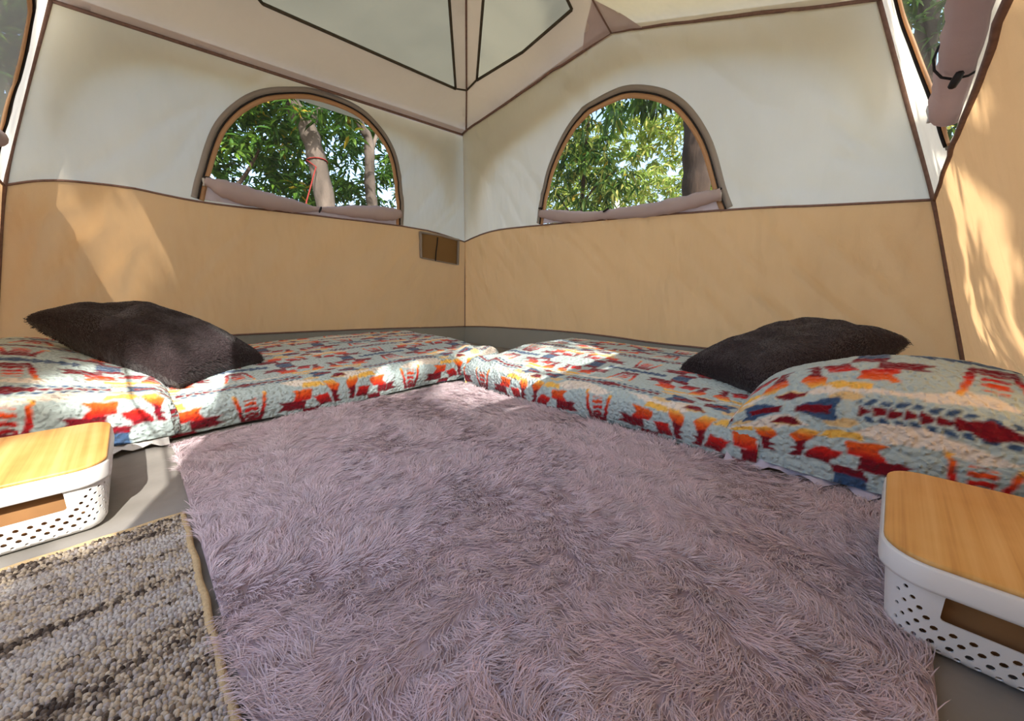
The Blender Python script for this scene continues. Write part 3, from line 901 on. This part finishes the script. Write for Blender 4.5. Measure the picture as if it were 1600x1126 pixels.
# ------------------------------------------------------------------ plush pillows
M_plush = mat_attr('dark plush', rough=.6, sheen=.25, spec=.2)
M_plush_body = mat_plain('dark plush base', lin(40, 31, 33), .9, .25, 25, .4, 60, .1, .2)
def pillow(center, d1, d2, sx, sy, thick, label, lc, seed):
    e1 = Vector(d1).normalized(); e2 = Vector(d2); e2 = (e2 - e1 * e2.dot(e1)).normalized()
    nrm = e1.cross(e2)
    if nrm.z < 0: nrm = -nrm
    ax, ay = e1, e2
    ax, ay, nrm = (np.array(v) for v in (ax, ay, nrm))
    if np.cross(ax, ay) @ nrm < 0: ay = -ay
    N_ = 64
    t = np.linspace(-1, 1, N_)
    a, b = np.meshgrid(t, t, indexing='ij')
    pin = 1 - .11 * (1 - np.abs(a) ** 2) * (np.abs(b) ** 4) ; pin2 = 1 - .11 * (1 - np.abs(b) ** 2) * (np.abs(a) ** 4)
    X = a * pin2 * sx / 2; Y = b * pin * sy / 2
    H = thick / 2 * ((1 - np.abs(a) ** 2.6) * (1 - np.abs(b) ** 2.6)) ** .36
    H = H * (1 + .40 * (fbm(a * 2.6 + seed, b * 2.6, 2) - .5)) 
    def w(X, Y, Z): return np.array(center) + X[..., None] * ax + Y[..., None] * ay + Z[..., None] * nrm
    top = w(X, Y, H).reshape(-1, 3); bot = w(X, Y, -H * .85).reshape(-1, 3)
    gf = grid_faces(N_, N_)
    V = np.concatenate([top, bot]); F = np.concatenate([gf, gf[:, ::-1] + N_ * N_])
    po = tag(empty('plush_pillow', center), label, 'pillow', 'dark plush pillows')
    mk('cover', V, F, M_plush_body, po)
    # short fur
    def nor(S, fl):
        du = np.gradient(S, axis=0); dv = np.gradient(S, axis=1)
        q = np.cross(du, dv); q /= np.linalg.norm(q, axis=2)[..., None] + 1e-9
        return q * fl
    VV, TT, CC = [], [], []; off = 0
    for S, sg, cnt in ((w(X, Y, H), 1, 27000), (w(X, Y, -H * .85), -1, 15000)):
        Nn = nor(S, sg)
        i = rng.uniform(0, N_ - 1.001, cnt); j = rng.uniform(0, N_ - 1.001, cnt)
        i0, j0 = i.astype(int), j.astype(int); fi, fj = (i - i0)[:, None], (j - j0)[:, None]
        def smp(G): return (G[i0, j0] * (1 - fi) + G[i0 + 1, j0] * fi) * (1 - fj) + (G[i0, j0 + 1] * (1 - fi) + G[i0 + 1, j0 + 1] * fi) * fj
        r0 = smp(S); n0 = smp(Nn); n0 /= np.linalg.norm(n0, axis=1)[:, None] + 1e-9
        an = 2 * math.pi * fbm(i * .07 + seed, j * .07, 3) * 1.5 + rng.normal(0, .3, cnt)
        fl = np.cos(an)[:, None] * ax + np.sin(an)[:, None] * ay
        fl = fl - n0 * np.sum(fl * n0, 1)[:, None]
        fl = fl * .75 - .25 * np.array([0, 0, 1.0])
        sh = (.75 + .5 * fbm(i * .12 + 3, j * .12 + seed, 3) + rng.normal(0, .10, cnt))[:, None]
        v_, t_, c_ = strands(r0, n0 * .8, fl, rng.uniform(.010, .018, cnt), rng.uniform(.0014, .0024, cnt), np.array(lc) * sh, 1.2, .5)
        VV.append(v_); TT.append(t_ + off); CC.append(c_); off += len(v_)
    f_ = mk('fur', np.concatenate(VV), np.concatenate(TT), M_plush, po, True, np.concatenate(CC))
    tag(f_, 'short dark plush fur', kind='stuff')
    return po
pillow((2.29, .785, .300), (.41, -.53, .25), (-.24, -.25, .03), .68, .42, .24, 'dark brown plush pillow on the left mattress, leaning on the comforter', lin(52, 40, 43)[:3], 2)
pillow((.52, 2.74, .258), (-.52, .32, .15), (.22, .316, -.01), .66, .42, .23, 'dark charcoal plush pillow on the right mattress, leaning on the comforter', lin(60, 48, 51)[:3], 6)

# ------------------------------------------------------------------ storage baskets
M_plastic = mat_plain('white plastic', lin(228, 228, 226), .38, .01, 10, 0, 10, .4)
M_liner = mat_plain('brown paper liner', lin(142, 104, 66), .85, .08, 20)
def mat_bamboo(name, along):
    m = bpy.data.materials.new(name); nt, N, L = nl(m)
    b = N('ShaderNodeBsdfPrincipled'); o = N('ShaderNodeOutputMaterial')
    b.inputs['Roughness'].default_value = .38; b.inputs['Specular IOR Level'].default_value = .35
    s1 = (1.2, 45, 1) if along == 'x' else (45, 1.2, 1)
    s2 = (3, 260, 1) if along == 'x' else (260, 3, 1)
    n1 = tex_noise(N, L, 1.0, 2, stretch=s1); n2 = tex_noise(N, L, 1.0, 3, stretch=s2); n3 = tex_noise(N, L, 14.0, 3)
    m1 = N('ShaderNodeMath'); m1.operation = 'MULTIPLY_ADD'; m1.inputs[1].default_value = .35
    m2 = N('ShaderNodeMath'); m2.operation = 'MULTIPLY_ADD'; m2.inputs[1].default_value = .25
    L(n2.outputs['Fac'], m1.inputs[0]); L(n1.outputs['Fac'], m1.inputs[2])
    L(n3.outputs['Fac'], m2.inputs[0]); L(m1.outputs[0], m2.inputs[2])
    r = ramp(N, L, m2.outputs[0], [(.52, lin(186, 128, 62)), (.78, lin(216, 164, 92)), (1.0, lin(226, 180, 112))])
    L(r.outputs[0], b.inputs['Base Color']); L(b.outputs[0], o.inputs[0])
    return m

def basket(x0, x1, y0, y1, front, label, mb):
    """front: which side ('+y' or '+x') shows the slot handle"""
    Hh = .122; r = .048
    cx, cy = (x0 + x1) / 2, (y0 + y1) / 2
    root = tag(empty('storage_basket', (cx, cy, 0)), label, 'basket', 'lidded storage baskets')
    W, D = x1 - x0, y1 - y0
    segs = []    # perimeter walk, counter-clockwise from (+x, -y corner end)
    def perim(rad, w, d):
        pts = []
        for ccx, ccy, a0 in ((w / 2 - rad, -d / 2 + rad, -90), (w / 2 - rad, d / 2 - rad, 0), (-w / 2 + rad, d / 2 - rad, 90), (-w / 2 + rad, -d / 2 + rad, 180)):
            for k in range(9):
                a = math.radians(a0 + 90 * k / 8); pts.append((ccx + rad * math.cos(a), ccy + rad * math.sin(a), math.cos(a), math.sin(a)))
        pts.append(pts[0])
        return np.array(pts)
    pr = perim(r, W - .016, D - .016)
    s = np.concatenate([[0], np.cumsum(np.linalg.norm(np.diff(pr[:, :2], axis=0), axis=1))])
    Ltot = s[-1]
    def at(sv, z, off=0.0):
        X = np.interp(sv, s, pr[:, 0]); Y = np.interp(sv, s, pr[:, 1]); nx_ = np.interp(sv, s, pr[:, 2]); ny_ = np.interp(sv, s, pr[:, 3])
        z = np.asarray(z, float)
        tp = -.014 * (1 - z / Hh) - .016 * np.clip(1 - z / .016, 0, 1) ** 2 + off
        return np.stack([cx + X + nx_ * tp, cy + Y + ny_ * tp, z], -1)
    # centre of each flat side along the walk
    mids = {'+x': (s[8] + s[9]) / 2, '+y': (s[17] + s[18]) / 2, '-x': (s[26] + s[27]) / 2, '-y': (s[35] + s[36]) / 2}
    half = {'+x': D / 2, '-x': D / 2, '+y': W / 2, '-y': W / 2}
    holes = []
    handle = (front, {'+x': '-x', '+y': '-y'}[front])
    for sd in mids:
        m0 = mids[sd]; hw = half[sd]
        if sd in handle:
            hl, b0, b1, rr = .062, .066, .110, .006
            lp = []
            for ux, uz, a0 in ((m0 + hl - rr, b0 + rr, -90), (m0 + hl - rr, b1 - rr, 0), (m0 - hl + rr, b1 - rr, 90), (m0 - hl + rr, b0 + rr, 180)):
                for k in range(4):
                    a = math.radians(a0 + 30 * k); lp.append((ux + rr * math.cos(a), uz + rr * math.sin(a)))
            holes.append(lp)
        rows = 8
        for ri in range(rows):
            z = .013 + ri * .0120
            for ci_ in range(-14, 15):
                du = ci_ * .0185 + (.00925 if ri % 2 else 0)
                au = abs(du)
                if au > hw - .012: continue
                # dots fill a wavy field, larger towards the handle, smaller at the rim
                env = .058 + .052 * sstep(.05, hw * .95, au)
                if z > env or z < .010 + .030 * sstep(hw * .55, hw * 1.1, au): continue
                if sd in handle and au < .074 and z > .054: continue
                rad = .0044 - .0020 * sstep(hw * .45, hw, au) - .0008 * (z < .024)
                holes.append([(m0 + du + rad * math.cos(k * math.pi / 4), z + rad * math.sin(k * math.pi / 4)) for k in range(8)])
    # keep clear of the walk's own seam
    holes = [h for h in holes if min(q[0] for q in h) > .004 and max(q[0] for q in h) < Ltot - .004]
    outer = [(0, 0), (Ltot, 0), (Ltot, Hh), (0, Hh)]
    V, F = panel2d(outer, holes, .012)
    body = mk('body', at(V[:, 0], V[:, 1]), F, M_plastic, root, True, None, .0022)
    tag(body, 'perforated white plastic tub')
    # bottom
    k = 40; ring = at(np.linspace(0, Ltot, k, endpoint=False), np.zeros(k) + .001)
    mk('bottom', ring, [tuple(range(k))], M_plastic, root, False)
    # liner
    rounded_block('liner', x0 + .035, x1 - .035, y0 + .035, y1 - .035, .006, .118, .03, M_liner, root)
    # rim, a rounded collar
    pr2 = perim(r + .008, W, D)
    V = []; F = []
    prof = [(-.004, .110), (0, .111), (.001, .116), (.001, .143), (-.001, .147), (-.006, .148), (-.012, .147), (-.013, .12)]
    nn = len(pr2) - 1
    for p_ in pr2[:-1]:
        for o_, z_ in prof: V.append((cx + p_[0] + p_[2] * o_, cy + p_[1] + p_[3] * o_, z_))
    m_ = len(prof)
    for i in range(nn):
        for q in range(m_):
            F.append((i * m_ + q, ((i + 1) % nn) * m_ + q, ((i + 1) % nn) * m_ + (q + 1) % m_, i * m_ + (q + 1) % m_))
    mk('rim', V, F, M_plastic, root)
    lid = rounded_block('bamboo_lid', x0 + .001, x1 - .001, y0 + .001, y1 - .001, .1475, .1555, .055, mb, root, 8)
    tag(lid, 'smooth bamboo lid')
    return root
basket(2.435, 2.70, 1.455, 1.85, '+y', 'white perforated basket with bamboo lid at the left, half in sunlight', mat_bamboo('bamboo lengthwise left', 'y'))
basket(1.245, 1.612, 3.058, 3.322, '+x', 'white perforated basket with bamboo lid at the lower right corner', mat_bamboo('bamboo lengthwise right', 'x'))

# ------------------------------------------------------------------ outdoors
M_ground = mat_plain('leaf litter ground', lin(120, 104, 78), .95, .35, 3, .5, 12)
gx, gy = np.meshgrid(np.linspace(-30, 30, 90), np.linspace(-30, 30, 90), indexing='ij')
gz = -.06 + .25 * (fbm(gx * .2, gy * .2, 3) - .5) * sstep(3, 9, np.hypot(gx - 1.4, gy - 1.6))
tag(mk('ground', np.stack([gx, gy, gz], -1).reshape(-1, 3), grid_faces(90, 90), M_ground), 'leaf-strewn ground outside the tent', kind='structure')

def mat_bark(name, c0, c1):
    m = bpy.data.materials.new(name); nt, N, L = nl(m)
    b = N('ShaderNodeBsdfPrincipled'); o = N('ShaderNodeOutputMaterial'); b.inputs['Roughness'].default_value = .95
    n1 = tex_noise(N, L, 6.0, 5, stretch=(1, 1, .35)); n2 = tex_noise(N, L, 30.0, 4, stretch=(1, 1, .25))
    r = ramp(N, L, n1.outputs['Fac'], [(.35, c0), (.65, c1)])
    bp = N('ShaderNodeBump'); bp.inputs['Strength'].default_value = .4; bp.inputs['Distance'].default_value = .02
    L(n2.outputs['Fac'], bp.inputs['Height']); L(bp.outputs[0], b.inputs['Normal'])
    L(r.outputs[0], b.inputs['Base Color']); L(b.outputs[0], o.inputs[0])
    return m
M_bark_grey = mat_bark('grey mango bark', lin(70, 62, 55), lin(112, 101, 91))  # tones lowered in place of leaf shade on the trunks
M_bark_dark = mat_bark('dark bark', lin(46, 35, 28), lin(74, 58, 46))  # bark colour darkened to stand for shade on the trunk
M_leaf = mat_attr('mango leaf', rough=.45, trans=.42, spec=.35)

LT = np.array([(0, 0, 0), (.28, .5, .10), (.30, 0, -.02), (.28, -.5, .10), (.66, .40, .02), (.68, 0, -.10), (.66, -.40, .02), (1, 0, -.30)], float)
LF = np.array([(0, 2, 1), (0, 3, 2), (1, 2, 5), (1, 5, 4), (2, 3, 6), (2, 6, 5), (4, 5, 7), (5, 6, 7)])
def leaves(clumps, per, length, wid, cols, droop=.5):
    """rosettes of long leaves, joined"""
    c = np.repeat(np.asarray(clumps, float), per, 0); n = len(c)
    az = rng.uniform(0, 2 * math.pi, n); el = rng.normal(-droop * .6, .45, n)
    d = np.stack([np.cos(az) * np.cos(el), np.sin(az) * np.cos(el), np.sin(el)], 1)
    s = np.cross(d, [0, 0, 1.0]) + 1e-6; s /= np.linalg.norm(s, axis=1)[:, None]
    rl = rng.uniform(-.8, .8, n)[:, None]; u = np.cross(s, d); s, u = s * np.cos(rl) + u * np.sin(rl), u * np.cos(rl) - s * np.sin(rl)
    l = rng.uniform(.65, 1.15, n)[:, None] * length
    c = c + d * .02 + rng.normal(0, length * .15, (n, 3))
    V = c[:, None, :] + (LT[None, :, :1] * d[:, None, :] + u[:, None, :] * LT[None, :, 2:] * .6) * l[:, None, :] + LT[None, :, 1:2] * s[:, None, :] * wid
    F = (np.arange(n)[:, None, None] * 8 + LF[None]).reshape(-1, 3)
    cols = np.asarray(cols); k = rng.integers(0, len(cols), n)
    cc = cols[k] * rng.uniform(.75, 1.2, n)[:, None]
    return V.reshape(-1, 3), F, np.repeat(cc, 8, 0)
GREEN = [lin(58, 96, 34)[:3], lin(72, 112, 40)[:3], lin(46, 82, 32)[:3], lin(96, 130, 46)[:3], lin(64, 100, 36)[:3]]
PALE = [lin(138, 160, 66)[:3], lin(160, 178, 84)[:3], lin(120, 146, 58)[:3], lin(184, 182, 96)[:3]]  # backlit brightness put into these leaf colours
GOLD = [lin(182, 160, 52)[:3]]

def tree(name, label, trunk, rads, bark, clumps, per, ln, wd, cols, limbs=(), group='trees outside the tent', droop=.5):
    base = trunk[0]
    root = tag(empty(name, base), label, 'tree', group)
    path = catmull(trunk, 8); rr = np.interp(np.linspace(0, 1, len(path)), np.linspace(0, 1, len(rads)), rads)
    rr = rr * (1 + .10 * np.sin(np.arange(len(path)) * 1.1) * rng.uniform(.3, 1, len(path)))
    V, F = tube(path, rr, 14)
    tr = mk('trunk', V, F, bark, root)
    for lb, r0 in limbs:
        p = catmull(lb, 6); V, F = tube(p, np.linspace(r0, r0 * .35, len(p)), 8)
        mk('branch', V, F, bark, root)
    if len(clumps):
        V, F, c = leaves(clumps, per, ln, wd, cols, droop)
        f = mk('foliage', V, F, M_leaf, root, True, c)
        tag(f, kind='stuff')
    return root

def cloud(n, lo, hi, blobs=None):
    lo, hi = np.array(lo, float), np.array(hi, float)
    p = rng.uniform(lo, hi, (n, 3))
    q = fbm(p[:, 0] * 1.1 + p[:, 1] * .7 + 30, p[:, 2] * 1.2 + p[:, 1] * .5 + 5, 3)
    return p[q > np.quantile(q, .35)]

tree('mango_tree', 'leaning grey mango trunk seen in the left window, tied with a red rope',
     [(.30, -2.4, -.1), (.34, -2.4, .9), (.37, -2.4, 1.557), (.436, -2.4, 2.124), (.515, -2.4, 2.473), (.70, -2.4, 2.75), (1.05, -2.35, 3.3), (1.3, -2.3, 4.2)], [.17, .13, .12, .11, .105, .095, .08, .05], M_bark_grey,
     cloud(330, (-.2, -3.2, 2.35), (3.2, -1.6, 4.6)), 12, .19, .042, GREEN * 3 + GOLD, [([(.5, -2.4, 2.45), (.2, -2.5, 3.0), (-.1, -2.6, 3.7)], .05), ([(.95, -2.36, 3.15), (1.5, -2.2, 3.4), (2.1, -2.1, 3.4)], .04)])
tree('slender_tree', 'slender pale trunk at the right side of the left window',
     [(-.6, -3.0, -.1), (-.56, -3.0, 1.0), (-.553, -3.0, 1.768), (-.535, -3.0, 2.096), (-.562, -3.0, 2.743), (-.44, -3.0, 2.977), (-.2, -3.0, 3.9)], [.11, .09, .085, .08, .07, .06, .04], M_bark_grey,
     cloud(260, (-2.4, -4.2, 2.0), (.1, -3.2, 4.4)), 12, .18, .040, GREEN, [([(-.545, -3.0, 2.5), (-.75, -3.1, 2.9), (-1.0, -3.2, 3.5)], .04)])
tree('leafy_bush', 'dense leafy mango boughs filling the left half of the left window',
     [(1.9, -3.1, -.1), (1.85, -3.1, .8), (1.7, -3.2, 1.6), (1.6, -3.2, 2.6)], [.10, .08, .06, .03], M_bark_dark,
     cloud(800, (.3, -3.9, .5), (3.2, -2.7, 3.3)), 12, .20, .045, GREEN * 3 + [lin(110, 150, 50)[:3]] * 2 + GOLD, [([(1.75, -3.15, 1.3), (1.2, -3.1, 1.8), (.9, -3.0, 2.3)], .04)])
tree('hedge_bush', 'dark green bush behind the trunks in the left window',
     [(-.5, -5.6, -.1), (-.5, -5.6, 1.2), (-.6, -5.6, 2.4)], [.12, .10, .05], M_bark_dark,
     cloud(2300, (-4.5, -6.6, .0), (3.8, -4.6, 5.4)), 13, .25, .060, GREEN, [([(-.5, -5.6, 1.0), (.6, -5.5, 1.8), (1.4, -5.5, 2.6)], .05)])
tree('shade_tree', 'thick dark trunk at the right side of the right window with hanging leaves',
     [(-3.0, 1.08, -.1), (-3.0, 1.07, .8), (-3.0, 1.03, 1.65), (-3.0, .99, 2.2), (-3.0, .95, 2.9), (-2.95, .9, 4.2)], [.21, .175, .165, .158, .150, .12], M_bark_dark,
     np.concatenate([rng.normal((-1.75, 1.12, 2.62), (.15, .30, .13), (34, 3)), cloud(260, (-4.5, -.6, 3.6), (-1.4, 3.2, 5.2))]), 10, .22, .046, GREEN, [([(-2.98, .93, 3.2), (-2.4, 1.0, 3.1), (-1.75, 1.1, 2.75)], .05)], droop=1.6)
cl = np.concatenate([rng.normal((-3.2, -1.0, 2.9), (.28, .22, .30), (42, 3)), rng.normal((-3.2, -.65, 2.5), (.28, .22, .28), (36, 3)), rng.normal((-3.2, -.95, 2.0), (.28, .25, .25), (30, 3)), rng.normal((-3.2, -.25, 2.2), (.2, .14, .16), (10, 3)), rng.normal((-3.1, -1.5, 2.2), (.25, .2, .5), (20, 3)), rng.normal((-3.2, -.6, 3.5), (.4, .35, .3), (40, 3))])
tree('young_mango_tree', 'young mango tree with drooping leaves in the left half of the right window',
     [(-3.4, -1.0, -.1), (-3.35, -1.0, 1.0), (-3.3, -.95, 2.0), (-3.2, -.8, 3.2)], [.05, .045, .035, .02], M_bark_dark, cl, 11, .20, .040, GREEN * 3 + PALE * 2 + GOLD,
     [([(-3.3, -.96, 1.9), (-3.25, -.6, 2.2), (-3.2, -.25, 2.3)], .018), ([(-3.32, -.98, 1.6), (-3.2, -1.3, 2.0), (-3.1, -1.6, 2.5)], .018)], droop=1.0)
tree('sunlit_bush', 'pale sunlit shrubs far behind the trunk in the right window',
     [(-7.0, .3, -.1), (-7.0, .2, 1.0), (-6.9, 0, 2.4)], [.09, .07, .03], M_bark_dark,
     cloud(1300, (-7.6, -3.6, .2), (-6.2, 4.2, 3.3)), 12, .20, .05, PALE, [([(-7.0, .25, .8), (-6.9, .9, 1.8), (-6.8, 1.2, 2.8)], .04), ([(-7.0, .25, .8), (-6.9, -.8, 1.8), (-6.8, -1.5, 2.6)], .04)])
tree('far_tree', 'hazy yellow green tree crown in the middle of the right window',
     [(-13.6, -3.0, -.1), (-13.6, -3.0, 2), (-13.5, -2.8, 4)], [.2, .16, .08], M_bark_dark,
     cloud(2200, (-14.8, -12.0, .8), (-12.4, .5, 7.6)), 11, .36, .095, PALE, [([(-13.6, -3, 2), (-13.3, -1.5, 3.4), (-13.1, -.6, 4.2)], .08)])
tree('corner_tree', 'green boughs seen through the mesh at the upper right edge',
     [(-4.6, 3.0, -.1), (-4.6, 3.0, 1.6), (-4.5, 2.9, 3.0), (-4.2, 2.8, 4.5)], [.16, .14, .11, .05], M_bark_dark,
     cloud(420, (-6, 1.9, 1.5), (-3.4, 4.4, 4.6)), 12, .22, .05, GREEN, [([(-4.55, 2.95, 2.4), (-4.0, 3.2, 3.0), (-3.6, 3.4, 3.6)], .05)])

# unseen tree on the sunny side; leaf clumps placed to shape the sun patches
lit = [((1.191, 3.14, .76), .075), ((1.27, 3.16, .66), .06), ((.65, 3.13, .69), .05), ((.53, 3.19, .53), .04), ((.68, 3.2, .42), .05), ((1.15, 3.17, .55), .07), ((1.05, 3.24, .36), .06), ((1.25, 3.2, .30), .05), ((.9, 3.12, .8), .05),
       ((.80, 1.80, .17), .10), ((1.10, 1.72, .15), .13), ((1.30, 1.85, .1), .09), ((2.52, 1.62, .15), .10), ((2.58, 1.9, .1), .09), ((2.45, 1.45, .15), .06), ((2.36, 1.25, .2), .08), ((2.22, 1.02, .2), .06), ((2.36, .15, .95), .10), ((2.36, .12, .72), .09), ((2.42, .1, .5), .07),
       ((.50, 2.95, 1.2), .16), ((.55, 3.0, 1.05), .12), ((.40, 2.5, 1.85), .25), ((.6, 2.2, 2.05), .22), ((2.40, .5, 1.5), .12)]
S = np.array(SUN)
cand = []
for _ in range(1400):
    q = np.array([rng.uniform(-2.2, 4.6), 3.0, rng.uniform(-.6, 3.2)] if _ < 900 else [rng.uniform(-.3, 1.9), 3.15, rng.uniform(.0, 1.0)]) + S * rng.uniform(3.4, 5.4)
    if q[2] < 1.5: continue
    ok = True
    for t, rad in lit:
        v = q - np.array(t); v = v - S * (v @ S)
        if np.linalg.norm(v) < rad + (.13 if _ < 900 else .11): ok = False; break
    if ok: cand.append(q)
for t in ((2.50, 2.15, .02), (2.38, 2.05, .02), (2.62, 2.12, .02), (2.45, 2.35, .02), (2.65, 2.4, .02), (1.85, 1.55, .03), (1.72, 1.62, .03), (1.95, 1.7, .03), (1.6, 1.75, .03), (1.5, 1.55, .03), (2.42, .24, 1.30), (2.37, .24, 1.22), (2.44, .24, 1.20), (2.40, .26, 1.38)):  # extra clumps added along the sun rays to shade these spots
    for dt in (3.2, 3.7, 4.3): cand.append(np.array(t) + S * (dt + 1.2))
tree('sky_block_bush', 'unseen bushes added beyond the right-hand wall to block the low sky', [(1.0, 9.0, -.1), (1.0, 9.0, 1.0), (1.1, 9.0, 2.2)], [.12, .1, .05], M_bark_dark,  # unseen foliage added to hold back low sky light
     cloud(1500, (-5.0, 8.0, .0), (7.5, 10.0, 3.6)), 10, .34, .10, GREEN, [([(1.0, 9.0, .9), (2.0, 8.9, 1.6), (3.0, 8.9, 2.4)], .05)])
tree('dapple_tree', 'unseen mango tree on the sunny side, leaves placed to dapple the right-hand wall', [(4.9, 7.6, -.1), (4.8, 7.5, 1.5), (4.2, 7.3, 3.0), (3.0, 7.2, 4.3)], [.22, .19, .15, .08], M_bark_grey,
     np.array(cand), 14, .19, .050, GREEN, [([(4.4, 7.4, 2.6), (2.6, 7.0, 3.6), (.8, 6.8, 4.2), (-.8, 6.8, 4.6)], .09), ([(4.1, 7.3, 3.1), (3.4, 6.8, 4.2), (2.4, 6.6, 5.2)], .06)])

# red rope round the leaning trunk
M_rope = mat_plain('red rope', lin(124, 42, 36), .8, .15, 80)
rp = []
for k in range(19):
    t = 2 * math.pi * k / 18
    rp.append((.436 + .122 * math.cos(t), -2.4 + .122 * math.sin(t), 2.10 + .02 * math.sin(t)))
rp += [(.50, -2.26, 2.0), (.56, -2.2, 1.88), (.62, -2.15, 1.74), (.70, -2.1, 1.55), (.85, -1.9, 1.2), (1.0, -1.7, .7), (1.15, -1.5, -.05)]
V, F = tube(rp, .008, 8)
tag(mk('guy_rope', V, F, M_rope), 'red rope tied round the leaning grey trunk', 'rope')

# pale pointed tent beyond the right window
bt = tag(empty('bell_tent', (-9, -3.53, 0)), 'pointed pale canvas tent in the distance in the right window', 'tent')
M_canvas = mat_fabric('pale canvas', lin(206, 204, 194), .15, .1)
V = [(0, 0, 3.28)]; F = []
for k in range(16):
    a = 2 * math.pi * k / 16; V.append((2.5 * math.cos(a), 2.5 * math.sin(a), 1.0)); 
for k in range(16):
    a = 2 * math.pi * k / 16; V.append((2.6 * math.cos(a), 2.6 * math.sin(a), -.1))
for k in range(16):
    k2 = (k + 1) % 16; F.append((0, 1 + k, 1 + k2)); F.append((1 + k, 17 + k, 17 + k2, 1 + k2))
o = mk('canvas', [(v[0] - 9, v[1] - 3.53, v[2]) for v in V], F, M_canvas, bt, False)
V, F = tube([(-9, -3.53, -.05), (-9, -3.53, 3.36)], .03, 8)
mk('centre_pole', V, F, M_bark_dark, bt)
